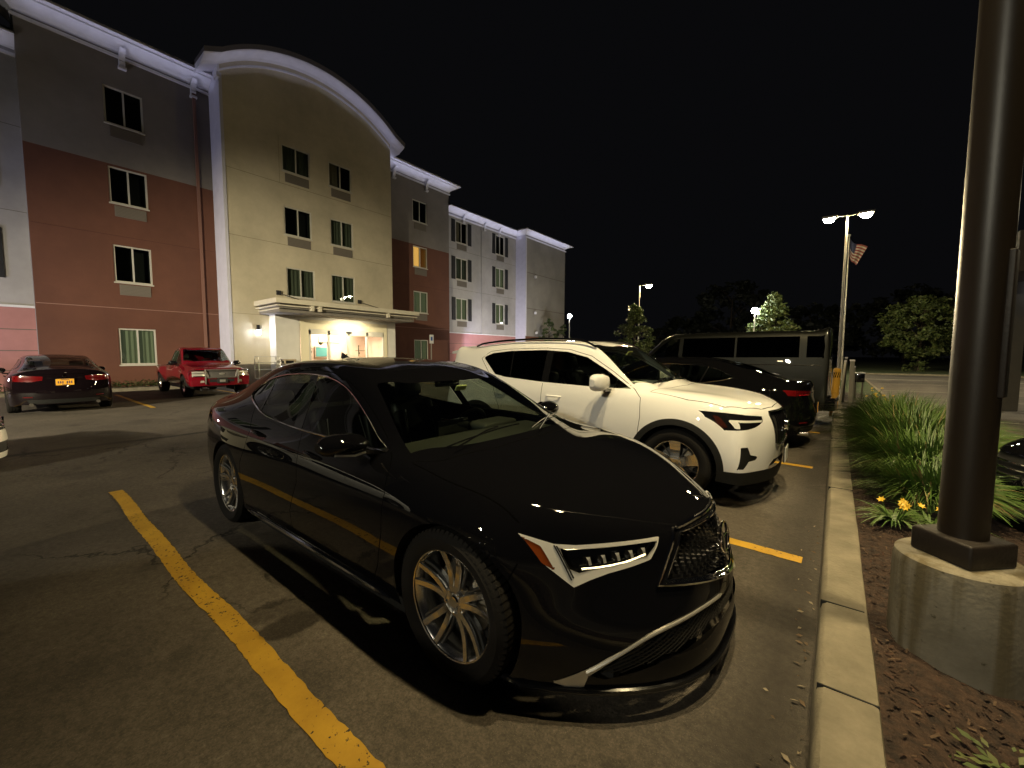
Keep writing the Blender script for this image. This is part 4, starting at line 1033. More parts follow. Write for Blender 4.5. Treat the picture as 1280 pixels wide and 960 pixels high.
def ground():
    g = MB(); g.bx(-400, 400, -200, 600, -.5, -.03); struct(g.build('ground', mat_noise2('far_ground', (.010,.014,.006), (.02,.026,.012), 1., .95, .2, 8)))
    lot = MB(); lot.add([(-60,-60,0),(0,-60,0),(0,90,0),(-60,90,0)], [(0,1,2,3)]); struct(lot.build('parking_lot', M_asph))
    # wavering edge strips of paint
    def line(name, p0, p1, w, seed):
        rnd = random.Random(seed); a = Vector(p0); b = Vector(p1); d = (b-a); n = Vector((-d.y,d.x)).normalized(); N = max(4, int(d.length/.035)); V = []; F = []
        for i in range(N+1):
            t = i/N; c = a+d*t; wob = .010*math.sin(t*9+seed)+.006*math.sin(t*23); e1 = rnd.uniform(-.004,.004); e2 = rnd.uniform(-.004,.004)
            V += [(c.x+n.x*(w/2+wob+e1), c.y+n.y*(w/2+wob+e1), .004), (c.x-n.x*(w/2-wob+e2), c.y-n.y*(w/2-wob+e2), .004)]
            if i: F.append((2*i-2,2*i-1,2*i+1,2*i))
        o = MB().add(V, F).build(name, M_yel); struct(o); o['group'] = 'yellow bay lines'
    line('painted_line', (-5.80,.685), (-.30,.70), .105, 1)
    line('painted_line', (-4.4,3.52), (-.12,3.44), .11, 2)
    line('painted_line', (-4.4,6.62), (-.17,6.42), .11, 3)
    line('painted_line', (-4.4,9.5), (-.17,9.4), .11, 4)
    line('painted_line', (-5.8,-2.1), (-.2,-2.1), .10, 5)
    for k, y in enumerate((-3.0, -.25, 2.50, 5.35, 13.2, 15.9, 18.7, 21.4, 24.2)): line('painted_line', (-19.4,y), (-14.05,y), .11, 10+k)
    # kerb of the planting bed: real step with worn top edges
    k = MB(); rnd = random.Random(3)
    prof = [(-.012,0),(-.006,.10),(.004,.135),(.022,.15),(.165,.152),(.182,.146),(.19,.12),(.19,-.02)]
    ys = [-8+.25*i for i in range(int(68/.25)+1)]
    rings = [[(x+rnd.uniform(-.0025,.0025), y, z+rnd.uniform(-.002,.002)) for x, z in prof] for y in ys]
    k.loft(rings, 0, False, False, True)
    ko = struct(k.build('kerb', M_conc))
    j = MB()
    for y in (-1.2, 1.93, 5.0, 8.05, 11.1, 14.2): j.bx(.0, .185, y-.003, y+.003, .10, .1545)
    j.bx(-.004,.17,2.62,2.628,.10,.1542)
    struct(j.build('kerb_joint', M_black))
    # bed (slopes), worn lot beyond, grass strip
    b = MB(); nx, ny = 14, 160; V = []; F = []
    rnd = random.Random(5)
    for i in range(nx+1):
        for jj in range(ny+1):
            x = .17+(1.42-.17)*i/nx; y = -4+.14*jj; u = i/nx
            z = .125-.10*u+.05*max(0,min(1,(y-2)/3))+.018*math.sin(x*9+y*3.1)*math.sin(y*4.3)+rnd.uniform(-.010,.010)
            if y < 3: z -= .05*(u)*(1-u)*2
            if i == 0: z = min(z,.13)
            if i == nx: z = .0
            V.append((x,y,z))
    for i in range(nx):
        for jj in range(ny): a = i*(ny+1)+jj; F.append((a,a+ny+1,a+ny+2,a+1))
    struct(b.add(V,F,0,True).build('planting_bed', M_mulch))
    g2 = MB(); g2.add([(.17,18.4,.05),(1.42,18.4,.02),(1.42,60,.02),(.17,60,.05)],[(0,1,2,3)]); struct(g2.build('grass_verge', M_grassg))
    r = MB(); r.add([(1.40,-60,.004),(60,-60,.004),(60,42,.004),(1.40,42,.004)],[(0,1,2,3)]); struct(r.build('side_lot', M_asph2))
    kk = MB(); kk.bx(1.36,1.46,-8,42,-.02,.055); kk.bx(1.46,80,42,42.25,-.02,.12); struct(kk.build('lot_edging', M_conc))
    ml = MB(); 
    wl = mat_noise2('worn_white_paint', (.30,.27,.22), (.5,.47,.40), 6., .8, .2, 60)
    for i, y in enumerate((-9,-6.1,-3.3,-.5,2.2,7.4,9.3,11.2,13.4,16.2,19.1,22.9,28.6)):
        o = MB().add([(1.62,y-.045,.008),(6.6,y-.045,.008),(6.6,y+.045,.008),(1.62,y+.045,.008)],[(0,1,2,3)]).build('painted_line', wl); struct(o)
    o = MB().add([(-.0+1.5,33.6,.008),(40,33.6,.008),(40,33.9,.008),(1.5,33.9,.008)],[(0,1,2,3)]).build('painted_line', wl); struct(o)
    gr = MB(); gr.add([(.2,42.2,.10),(120,42.2,.10),(120,120,.35),(.2,120,.35)],[(0,1,2,3)]); struct(gr.build('grass_strip', M_grassg))
    # far grass on the left of the rows, behind the parked cars
    g3 = MB(); g3.add([(-60,46,.03),(-.02,46,.03),(-.02,130,.3),(-60,130,.3)],[(0,1,2,3)]); struct(g3.build('back_lawn', M_grassg))
    # debris
    rnd = random.Random(11)
    lf = MB()
    for i in range(110):
        y = rnd.uniform(-.6,4.2); x = -.03-abs(rnd.gauss(0,.055)); s = rnd.uniform(.006,.02); a = rnd.uniform(0,6.28); z = .006+rnd.uniform(0,.008)
        lf.add([(x+s*math.cos(a),y+s*math.sin(a),z),(x-s*.4*math.sin(a),y+s*.4*math.cos(a),z+.006),(x-s*math.cos(a),y-s*math.sin(a),z+.002),(x+s*.4*math.sin(a),y-s*.4*math.cos(a),z)],[(0,1,2,3)], rnd.choice((0,0,1)))
    tag(lf.build('dead_leaves', [mat('dry_leaf',(.10,.065,.035),.8), mat('pale_litter',(.22,.18,.12),.7)]), 'scatter of dry leaves and litter in the gutter along the kerb', 'leaf litter', kind='stuff')
    ch = MB()
    for i in range(6500):
        y = rnd.uniform(-.8,6.5); x = rnd.uniform(.2,1.36); u = (x-.17)/1.25
        z = .125-.10*u+.05*max(0,min(1,(y-2)/3))+.018*math.sin(x*9+y*3.1)*math.sin(y*4.3)-(.05*u*(1-u)*2 if y<3 else 0)+.005
        s = rnd.uniform(.005,.016); w = s*.34; a = rnd.uniform(0,6.28); t = rnd.uniform(-.5,.5); ca, sa = math.cos(a), math.sin(a)
        ch.add([(x-s*ca-w*sa,y-s*sa+w*ca,z-s*t),(x-s*ca+w*sa,y-s*sa-w*ca,z-s*t),(x+s*ca+w*sa,y+s*sa-w*ca,z+s*t),(x+s*ca-w*sa,y+s*sa+w*ca,z+s*t+.004)],[(0,1,2,3)], rnd.choice((0,0,0,1,2)))
    tag(ch.build('bark_chips', [mat('bark_dark',(.034,.019,.012),.9), mat('bark_red',(.055,.028,.017),.9), mat('bark_pale',(.085,.052,.030),.85)]), 'reddish brown bark chips covering the bed behind the kerb', 'mulch', kind='stuff')
ground()

# ---------------------------------------------------------------- hotel
def mat_stucco(name, base, var=.20, stain=.0):
    m = mat_noise2(name, tuple(c*(1-var) for c in base), tuple(c*(1+var*.6) for c in base), .55, .92, .35, 55, 6, .3, .7)
    return m
S_cream = mat_stucco('cream_stucco', (.52,.46,.33)); S_grey = mat_stucco('grey_stucco', (.20,.18,.16)); S_red = mat_stucco('brick_red_stucco', (.125,.050,.030))
S_pink = mat_stucco('salmon_stucco', (.40,.19,.17)); S_white = mat_stucco('pale_grey_stucco', (.37,.355,.34)); S_trim = mat('white_trim', (.62,.61,.62), .6, var=.06); S_strip = mat('return_trim', (.55,.54,.60), .7, var=.05)
S_joint = mat('stucco_joint', (.13,.11,.09), .9); S_jred = mat('red_joint', (.28,.16,.13), .9); S_jdark = mat('groove', (.07,.025,.02), .9)
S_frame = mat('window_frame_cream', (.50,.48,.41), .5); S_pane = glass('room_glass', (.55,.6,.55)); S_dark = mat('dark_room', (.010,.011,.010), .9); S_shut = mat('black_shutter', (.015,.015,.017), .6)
S_vent = mat('vent_grille', (.16,.14,.115), .7, bump=.6, bscale=30); S_curt = mat('sheer_curtain', (.15,.16,.125), .9); S_curt2 = mat('pale_curtain', (.48,.40,.32), .9)
HOTEL = empty('hotel', (-22.2,10.6,0), 0, 'four storey stucco hotel with arched cream entrance bay and white cornices', 'hotel')
HL_ = Vector((-22.2,10.6,0))
def hb(mb, name, mats, parent=None):
    """build hotel part in world coordinates"""
    o = mb.build(name, mats, parent or HOTEL)
    if parent is None: 
        for v in o.data.vertices: v.co -= HL_
    return o
def wall(name, X, y0, y1, z0, z1, holes, bands, mats, joints=()):
    """facade facing +x with window openings; bands = z levels where material changes"""
    ys = sorted({y0,y1,*[h[0] for h in holes],*[h[1] for h in holes]}); zs = sorted({z0,z1,*[h[2] for h in holes],*[h[3] for h in holes],*bands})
    mb = MB()
    for a, b in zip(ys[:-1], ys[1:]):
        for c, d in zip(zs[:-1], zs[1:]):
            if any(h[0]<=a+1e-6 and b<=h[1]+1e-6 and h[2]<=c+1e-6 and d<=h[3]+1e-6 for h in holes): continue
            mi = sum(1 for q in bands if c >= q-1e-6)
            mb.add([(X,a,c),(X,b,c),(X,b,d),(X,a,d)], [(0,1,2,3)], min(mi, len(mats)-1))
    for h in holes:
        mi = min(sum(1 for q in bands if (h[2]+h[3])/2 >= q), len(mats)-1); D = .16
        a,b,c,d = h; mb.add([(X,a,c),(X,b,c),(X,b,d),(X,a,d),(X-D,a,c),(X-D,b,c),(X-D,b,d),(X-D,a,d)], [(0,4,5,1),(1,5,6,2),(2,6,7,3),(3,7,4,0)], mi)
    return hb(mb, name, mats)
def window(X, y0, y1, z0, z1, style='dark', shutter=False, vent=True, fr=.055, seed=0):
    rnd = random.Random(seed)
    f = MB(); xo = X-.05
    def bar(a,b,c,d): f.bx(xo-.05, xo+.02, a, b, c, d)
    bar(y0,y1,z0,z0+fr); bar(y0,y1,z1-fr,z1); bar(y0,y0+fr,z0+fr,z1-fr); bar(y1-fr,y1,z0+fr,z1-fr); ym=(y0+y1)/2; bar(ym-fr*.45,ym+fr*.45,z0+fr,z1-fr)
    f.bx(X-.02, X+.035, y0-.03, y1+.03, z0-.05, z0-.002)
    w = hb(f, 'window', S_frame)
    for a, b in ((y0+fr,ym-fr*.45),(ym+fr*.45,y1-fr)):
        p = MB().add([(xo-.01,a,z0+fr),(xo-.01,b,z0+fr),(xo-.01,b,z1-fr),(xo-.01,a,z1-fr)],[(0,1,2,3)]).build('pane', S_pane, w)
        for v in p.data.vertices: v.co -= HL_
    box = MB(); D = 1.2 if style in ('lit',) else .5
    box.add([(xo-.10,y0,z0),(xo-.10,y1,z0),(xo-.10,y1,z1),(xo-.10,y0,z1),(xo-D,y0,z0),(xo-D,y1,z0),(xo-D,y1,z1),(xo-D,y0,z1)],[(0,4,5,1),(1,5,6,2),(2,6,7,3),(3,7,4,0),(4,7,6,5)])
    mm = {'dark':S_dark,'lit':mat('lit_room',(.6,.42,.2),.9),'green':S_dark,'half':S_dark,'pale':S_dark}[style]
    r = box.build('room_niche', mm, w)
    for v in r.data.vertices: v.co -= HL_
    def curtain(a, b, m, off=.13, waves=7):
        c = MB(); n = 40; V=[]; F=[]
        for i in range(n+1):
            y = a+(b-a)*i/n; x = xo-off-.02*math.sin(i/n*waves*2*math.pi)
            V += [(x,y,z0+.02),(x,y,z1-.02)]
            if i: F.append((2*i-2,2*i,2*i+1,2*i-1))
        c.add(V,F,0,True); o = c.build('curtain', m, w)
        for v in o.data.vertices: v.co -= HL_
    if style == 'green': curtain(y0+.03, y1-.03, emis('curtain_glow_green', (.34,.38,.22), .17))
    if style == 'half': curtain(y0+.03, y0+(y1-y0)*.45, S_curt2)
    if style == 'pale': curtain(y0+.03, y1-.03, S_curt)
    if style == 'lit': curtain(y0+(y1-y0)*.12, y0+(y1-y0)*.50, emis('curtain_glow_warm', (1.,.55,.14), .95))
    if vent:
        v = MB(); v.bx(X-.02, X+.022, y0+.12, y1-.08, z0-.50, z0-.09)
        for k in range(7): v.bx(X+.022, X+.030, y0+.15, y1-.11, z0-.47+k*.055, z0-.455+k*.055, 1)
        o = v.build('air_vent', [S_vent, S_joint], w)
        for q in o.data.vertices: q.co -= HL_
    if shutter:
        for a, b in ((y0-.43,y0-.07),(y1+.07,y1+.43)):
            s = MB(); s.bx(X+.003, X+.04, a, b, z0-.02, z1+.02)
            for k in range(22): s.bx(X+.04, X+.05, a+.04, b-.04, z0+.03+k*(z1-z0-.06)/22, z0+.05+k*(z1-z0-.06)/22)
            o = s.build('shutter', S_shut, w)
            for q in o.data.vertices: q.co -= HL_
    return w
def cornice(name, X, y0, y1, zb, zt, out=.62, endcaps=(1,1), bandz=None):
    """curved cove cornice along the facade, thin moulding under a grey frieze"""
    mb = MB(); H = zt-zb; prof = [(0,0),(.05,.02),(.07,.08),(.16,.18),(.30,.30),(.42,.40),(.47,.44),(.47,.52),(.55,.58),(out,.70),(out,H*.90),(out+.05,H*.94),(out+.05,H),(-.3,H)]
    prof = [(x, z if z > .71 else z*H/.78) for x, z in prof]
    e0 = out if endcaps[0] else 0; e1 = out if endcaps[1] else 0
    rings = []
    for y, s in ((y0,-1),(y1,1)):
        rings.append([(X+x, y+(s*x if (s<0 and endcaps[0]) or (s>0 and endcaps[1]) else 0), zb+z) for x, z in prof])
    mb.loft(rings, 0, True, True, False)
    for s, y in ((-1,y0),(1,y1)):
        if (s<0 and endcaps[0]) or (s>0 and endcaps[1]):
            r1 = [(X+x, y+s*x, zb+z) for x, z in prof]; r2 = [(X-1.0, y+s*max(x,0), zb+z) for x, z in prof]; mb.loft([r1, r2], 0, True, True, False)
    hb(mb, name, S_trim)
    if bandz:
        b = MB(); b.bx(X+.0, X+.085, y0-(.085 if endcaps[0] else 0), y1+(.085 if endcaps[1] else 0), bandz-.04, bandz+.05); hb(b, 'moulding', S_trim)
def bracket(X, y, z0, z1, out=.4):
    b = MB(); rings = [[(X+x, y+a, z) for x, z in ((0,z0),(.10,z0+.02),(.14,z0+.12),(.12,z1-.35),(out*.6,z1-.12),(out,z1),(0,z1))] for a in (-.09,.09)]
    b.loft(rings, 0, True, True, False); b.bx(X, X+.15, y-.12, y+.12, z0-.14, z0-.05); hb(b, 'bracket', S_trim)
def hotel():
    XL, XA, XW, XE = -22.2, -20.86, -22.6, -21.5
    G3 = 8.70
    # left and right grey/red bays
    for y0, y1, wy in ((.95,6.42,[(3.04,4.17)]), (14.85,20.65,[(17.45,18.65)])):
        holes = [(a,b,c,d) for a,b in wy for c,d in ((10.22,11.60),(7.25,8.62),(4.23,5.66),(.98,2.42))]
        wall('wall', XL, y0, y1, -.1, 13.3, holes, (G3,), [S_red, S_grey])
        st = ['dark','dark','dark','green'] if y0 < 5 else ['dark','lit','green','green']
        for h, s in zip(holes, st): window(XL, *h, style=s, vent=h[2] > 3, seed=int(y0*7+h[2]))
        cornice('cornice', XL, y0, y1, 12.92, 13.50, .60, (1,0) if y0<5 else (0,1), 12.78)
        j = MB(); j.bx(XL, XL+.006, y0+.02, y1-.02, 3.20, 3.225, 0); hb(j, 'stucco_joint', S_jred); j = MB(); j.bx(XL, XL+.006, y0+.02, y1-.02, 6.0, 6.012, 1); hb(j, 'stucco_joint', [S_jred, S_jdark])
        ends = MB(); yy = y0 if y0 < 5 else y1
        ends.add([(XL-.001,yy,-.1),(XL-.001,yy,13.3),(XL-3,yy,13.3),(XL-3,yy,-.1)],[(0,1,2,3)]); hb(ends, 'return_wall', S_grey)
    for y in (3.62, 5.85): bracket(XL, y, 12.50, 13.02)
    bracket(XL, 18.6, 12.50, 13.02); bracket(XL, 16.0, 12.5, 13.02)
    # downpipe on the left bay, on the right wing
    dp = MB(); dp.bx(XL, XL+.09, 5.82, 5.92, .0, 12.7); dp.bx(XL, XL+.11, 5.80, 5.94, 12.35, 12.75); hb(dp, 'downpipe', mat('pipe_red',(.20,.10,.07),.6))
    # arched entrance bay
    AY0, AY1 = 6.42, 14.85
    top = lambda y: 14.75-(6.73-math.sqrt(6.73**2-min(abs(y-10.65),4.3)**2))
    holes = [(8.83,10.15,10.08,11.30),(11.10,12.36,10.08,11.30),(8.85,10.15,7.12,8.46),(11.12,12.38,7.12,8.46),(8.87,10.22,4.20,5.60),(11.10,12.42,4.20,5.60),(9.05,13.95,-.1,2.80)]
    wall('arch_wall', XA, AY0, AY1, -.1, 12.6, holes, (), [S_cream])
    g = MB(); n = 48
    for i in range(n):
        a = AY0+(AY1-AY0)*i/n; b = AY0+(AY1-AY0)*(i+1)/n
        g.add([(XA,a,12.6),(XA,b,12.6),(XA,b,top(b)+.28),(XA,a,top(a)+.28)],[(0,1,2,3)])
    hb(g, 'gable', S_cream)
    sts = ['pale','half','dark','pale','pale','pale']
    for h, s in zip(holes[:6], sts): window(XA, *h, style=s, seed=int(h[0]*9+h[2]))
    # curved cornice + thin band
    def arc(off, k=26): return [(y, top(y)+off) for y in [AY0-.0+(AY1-AY0)*i/k for i in range(k+1)]]
    prof = [(0,.26),(.06,.28),(.12,.33),(.26,.37),(.40,.42),(.50,.48),(.52,.52),(.0,.52),(-1.2,.52),(-1.2,.26)]
    ys = [AY0-.62]+[AY0+(AY1-AY0)*i/40 for i in range(41)]+[AY1+.62]
    tz = lambda y: top(min(max(y,AY0),AY1))-(.30 if (y<AY0 or y>AY1) else 0)
    c = MB(); c.loft([[(XA+x, y, tz(y)+z) for x, z in prof] for y in ys], 0, True, True, False); hb(c, 'arch_cornice', S_trim)
    rf = MB(); rf.loft([[(XA+.56,y,tz(y)+.522),(XA+.60,y,tz(y)+.70),(XA-6,y,tz(y)+.70),(XA-6,y,tz(y)+.522)] for y in ys], 0, True, True, False); hb(rf, 'roof', mat('roof_edge',(.10,.09,.08),.8))
    b = MB(); b.loft([[(XA,y,top(y)-.02),(XA+.07,y,top(y)-.02),(XA+.07,y,top(y)+.06),(XA,y,top(y)+.06)] for y in ys[1:-1]], 0, True, True, False); hb(b, 'moulding', S_trim)
    # pale returns of the projecting bay
    r = MB(); r.bx(XL-.2, XA-.001, AY0, AY0+.02, -.1, 13.6); hb(r, 'return_wall', S_strip); r = MB(); r.bx(XL-.2, XA-.001, AY1-.02, AY1, -.1, 13.6); hb(r, 'return_wall', S_strip); r = MB(); r.bx(XA-.001,XA+.03,AY0-.02,AY0+.10,-.1,13.2); hb(r, 'corner_trim', S_strip)
    q = MB(); q.bx(XA-.3, XA+.10, AY0-.10, AY0+.02, 12.98, 13.15); q.bx(XA-.3, XA+.06, AY0-.06, AY0+.02, 13.15, 13.7); hb(q, 'corner_moulding', S_trim)
    j = MB()
    for z in (6.62, 9.45): j.bx(XA, XA+.004, AY0+.1, AY1, z, z+.015)
    j.bx(XA, XA+.004, AY0+.1, AY1, 3.22, 3.235)
    j.bx(XA, XA+.004, 8.70, 8.71, 9.45, 11.6); hb(j, 'stucco_joint', mat('cream_joint',(.20,.17,.11),.9))
    # wings with shutters (right one in view, left one mirrored about the arch)
    for side in (1,-1):
        my = (lambda y: y) if side > 0 else (lambda y: 21.6-y)
        a, b_ = sorted((my(20.65), my(29.0)))
        hs = []
        for wa, wb in ((21.42,23.20),(25.98,27.70)):
            p, q_ = sorted((my(wa), my(wb)))
            for c0, d0 in ((9.80,11.38),(7.08,8.70),(4.05,5.70)): hs.append((p+.28,q_-.28,c0,d0))
        wall('wing_wall', XW, a, b_, -.1, 12.0, hs, (3.07,), [S_pink, S_white])
        st = ['half','pale','green','dark','green','green']
        for h, s in zip(hs, st): window(XW, *h, style=s, shutter=True, fr=.07, seed=int(abs(h[0])*5+h[2]))
        cornice('cornice', XW, a, b_, 11.80, 12.26, .55, (0,0), 11.60)
        j = MB(); j.bx(XW, XW+.05, a, b_, 3.03, 3.11, 0)
        for z in (6.35, 9.25): j.bx(XW, XW+.004, a, b_, z, z+.014, 1)
        ym = my(24.5); j.bx(XW, XW+.05, ym-.03, ym+.03, 3.1, 11.6, 2)
        for z in (.8,1.5,2.25): j.bx(XW, XW+.005, a, b_, z, z+.03, 1)
        hb(j, 'band_course', [S_trim, S_joint, S_white])
        for k in (.22,.5,.72): bracket(XW, a+(b_-a)*k, 11.45, 11.9, .35)
        ea, eb = sorted((my(29.0), my(35.5)))
        wall('end_wall', XE, ea, eb, -.1, 12.0, [], (3.07,), [S_red, mat_stucco('end_stucco%d'%(side+1), (.25,.235,.215))])
        cornice('cornice', XE, ea, eb, 11.80, 12.26, .55, (1,1), 11.60)
        t = MB(); yy = my(29.0); t.bx(XW-.2, XE-.001, yy-.01, yy+.01, -.1, 12.0); hb(t, 'return_wall', S_strip); t = MB(); t.bx(XE-.001, XE+.02, min(yy,yy+side*.12), max(yy,yy+side*.12), 3.1, 11.7); hb(t, 'corner_trim', S_strip)
        far = my(35.5); t = MB(); t.add([(XE,far,-.1),(XE,far,12),(XE-9,far,12),(XE-9,far,-.1)],[(0,1,2,3)]); hb(t,'side_wall',S_white)
        for z in (5.5, 8.6): s = MB(); s.bx(XE, XE+.004, ea, eb, z, z+.05); hb(s, 'stucco_joint', S_joint)
    # body behind so no light leaks; roofs
    m = MB(); m.bx(-36, XW-.9, -14, 35.4, -.1, 11.9); m.bx(-36, XL-1.7, .96, 20.6, -.1, 13.2); hb(m, 'building_core', S_grey)
    # canopy over the door
    c = MB(); y0, y1 = 7.40, 14.92; xf = -18.5
    c.bx(XA+.002, xf, y0, y1, 3.60, 3.80, 0); c.bx(XA+.002, xf-.22, y0+.22, y1-.22, 3.24, 3.598, 1)
    for k, z in enumerate((3.50, 3.38)):
        dx = .10+.12*k; c.bx(XA+.004, xf-dx, y0+.06+.12*k, y1-.06-.12*k, z-.022, z+.022, 0)
    for y in (8.9, 9.25, 12.9): c.bx(xf-.55, xf-.05, y, y+.14, 3.36, 3.60, 0)
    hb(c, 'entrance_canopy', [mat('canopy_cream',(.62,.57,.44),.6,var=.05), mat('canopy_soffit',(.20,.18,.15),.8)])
    for y in (8.46,12.66):
        t = MB(); t.bx(XA, XA+.10, y-.09, y+.09, 4.22, 4.42, 0); t.cyl((XA+.06,y,4.3),(xf-.6,y+.9,3.72),.014,n=6); hb(t, 'canopy_stay', S_shut)
    # vestibule: pale side piers, surround, sliding doors
    v = MB(); xd = -20.2
    v.bx(XA+.002, xd, 8.02, 9.10, -.1, 3.24, 0); v.bx(XA+.002, xd, 13.95, 14.52, -.1, 3.24, 0); v.bx(XA+.002, xd, 9.10, 13.95, 2.92, 3.24, 0); hb(v, 'door_pier', mat('pier_pale',(.60,.58,.52),.7,var=.05))
    v = MB(); v.bx(xd, xd+.04, 9.12, 13.93, 2.66, 3.10); v.bx(xd, xd+.04, 9.12, 9.50, -.1, 2.66); v.bx(xd, xd+.04, 13.72, 13.93, -.1, 2.66); hb(v, 'door_surround', mat('surround_cream',(.66,.60,.42),.6))
    d = MB(); xq = xd-.02
    for y in (9.50,10.47,11.55,12.62,13.66): d.bx(xq-.05, xq+.05, y, y+.11, 0, 2.62)
    d.bx(xq-.05, xq+.05, 9.5, 13.77, 2.40, 2.66); d.bx(xq-.05,xq+.05,9.5,13.77,0,.14); d.bx(xq-.04,xq+.04,9.5,13.77,1.02,1.10); d.bx(xq+.05,xq+.09,11.45,11.75,2.52,2.60,1)
    do = hb(d, 'sliding_door', [S_frame, S_shut])
    for k, (a, b) in enumerate(((9.61,10.47),(10.58,11.55),(11.66,12.62),(12.73,13.66))):
        p = MB().add([(xq,a,.14),(xq,b,.14),(xq,b,2.4),(xq,a,2.4)],[(0,1,2,3)]).build('door_pane', glass('door_glass',(.93,.95,.92)), do)
        for q in p.data.vertices: q.co -= HL_
    # lobby: a real lit room with furnishings
    l = MB(); X0 = -22.25
    l.add([(XA-.01,9.1,0),(XA-.01,13.9,0),(XA-.01,13.9,2.85),(XA-.01,9.1,2.85),(X0,9.1,0),(X0,13.9,0),(X0,13.9,2.85),(X0,9.1,2.85)],[(0,1,5,4)],1); l.add([(X0,9.1,0),(X0,13.9,0),(X0,13.9,2.85),(X0,9.1,2.85)],[(0,3,2,1)],0)
    l.add([(xd-.1,9.1,2.85),(xd-.1,13.9,2.85),(X0,13.9,2.85),(X0,9.1,2.85)],[(0,1,2,3)],2); l.add([(xd-.1,9.1,0),(xd-.1,9.1,2.85),(X0,9.1,2.85),(X0,9.1,0)],[(0,1,2,3)],0); l.add([(xd-.1,13.9,0),(xd-.1,13.9,2.85),(X0,13.9,2.85),(X0,13.9,0)],[(0,3,2,1)],0)
    hb(l, 'lobby', [mat('lobby_wall',(.70,.54,.42),.8,var=.08), mat('lobby_floor',(.30,.24,.18),.4), mat('lobby_ceiling',(.7,.66,.58),.8)])
    f = MB(); f.bx(X0+.02,X0+.35,9.15,9.85,0,2.2,1); f.bx(X0+.02,X0+.1,10.75,11.45,1.25,1.85,1); f.bx(X0+.10,X0+.12,10.80,11.40,1.30,1.80,2); f.bx(X0+.02,X0+.5,11.6,12.6,0,1.05,0); f.bx(X0+.02,X0+.08,11.0,12.2,2.1,2.45,3)
    for y,z,r_ in ((10.35,1.55,.11),(10.95,2.02,.10),(12.5,1.35,.13),(13.2,1.5,.06)): f.sphere((X0+.35,y,z),r_,10,4)
    f.bx(X0+.3,X0+.34,9.9,10.5,1.7,1.73,4); f.bx(X0+.3,X0+.34,13.0,13.6,1.62,1.65,4); f.bx(X0+.3,X0+.34,13.18,13.22,1.3,1.95,4); f.bx(X0+.02,X0+.45,12.9,13.8,0,.95,3)
    hb(f, 'lobby_furnishing', [mat('desk_wood',(.20,.09,.05),.5), mat('cabinet_pale',(.62,.48,.36),.6), emis('teal_picture_glow',(.12,.40,.34),.5), mat('shelf_white',(.75,.70,.6),.6), mat('dark_leaf',(.05,.06,.02),.8)])  # teal picture glows by itself, brightness put into its material
    e = MB(); e.bx(X0+.05,X0+.55,10.6,11.4,2.78,2.82); e.bx(X0+.05,X0+.55,12.2,13.0,2.78,2.82); hb(e, 'lobby_light', emis('lobby_panel',(1.,.86,.70),5.))
    sc = MB(); sc.box((XA+.09,7.51,2.62),(.10,.10,.26),1); sc.box((XA+.11,7.51,2.42),(.13,.13,.22),0); sc.bx(XA+.02,XA+.20,7.42,7.60,2.545,2.57,1); hb(sc, 'wall_sconce', [emis('sconce_glow',(.85,.88,1.),14.), S_shut])
    # little floodlights on the end block, aimed at the wall
    for k, (y, z) in enumerate(((30.2,8.35),(30.2,5.2),(30.4,3.15),(33.2,3.1))):
        w = MB(); w.cyl((XE,y,z-.05),(XE+.35,y-.15,z+.25),.015,n=6); w.box((XE+.33,y-.15,z-.05 if k<2 else z+.25),(.14,.20,.20),1); hb(w, 'wall_floodlight', [S_joint, S_trim])
    pt = MB(); pt.bx(XL,XL+.05,9.9,9.95,0,0.01); 
hotel()
sw = MB(); sw.bx(-24, -21.15, -60, 36, -.02, .10); sw.bx(-21.15, -20.98, -60, 36, -.02, .12); sw.bx(-20.98,-18.3,8.4,14.6,-.02,.115); struct(sw.build('pavement', M_conc))
hd = MB(); rnd = random.Random(8)
for i in range(9000):
    y = rnd.choice((rnd.uniform(.4,6.3), rnd.uniform(15.1,20.5), rnd.uniform(-8,.3), rnd.uniform(20.8,28))); x = rnd.uniform(-22.1,-21.4); z = .1+.30*rnd.random()**.6*(1-.5*abs(x+21.75)/.35)
    s_ = rnd.uniform(.03,.06); a = rnd.uniform(0,6.28); t = rnd.uniform(-.6,.6); e = Vector((math.cos(a),math.sin(a),t))*s_; q = Vector((-math.sin(a),math.cos(a),rnd.uniform(-.4,.4)))*s_*.5; c = Vector((x,y,z))
    hd.add([c-e,c+q,c+e,c-q],[(0,1,2,3)], rnd.choice((0,1)))
tag(hd.build('ground_cover', [mat('cover_green',(.05,.08,.02),.7), mat('cover_olive',(.075,.095,.03),.7)]), 'low green ground cover along the foot of the hotel wall', 'ground cover', kind='stuff')
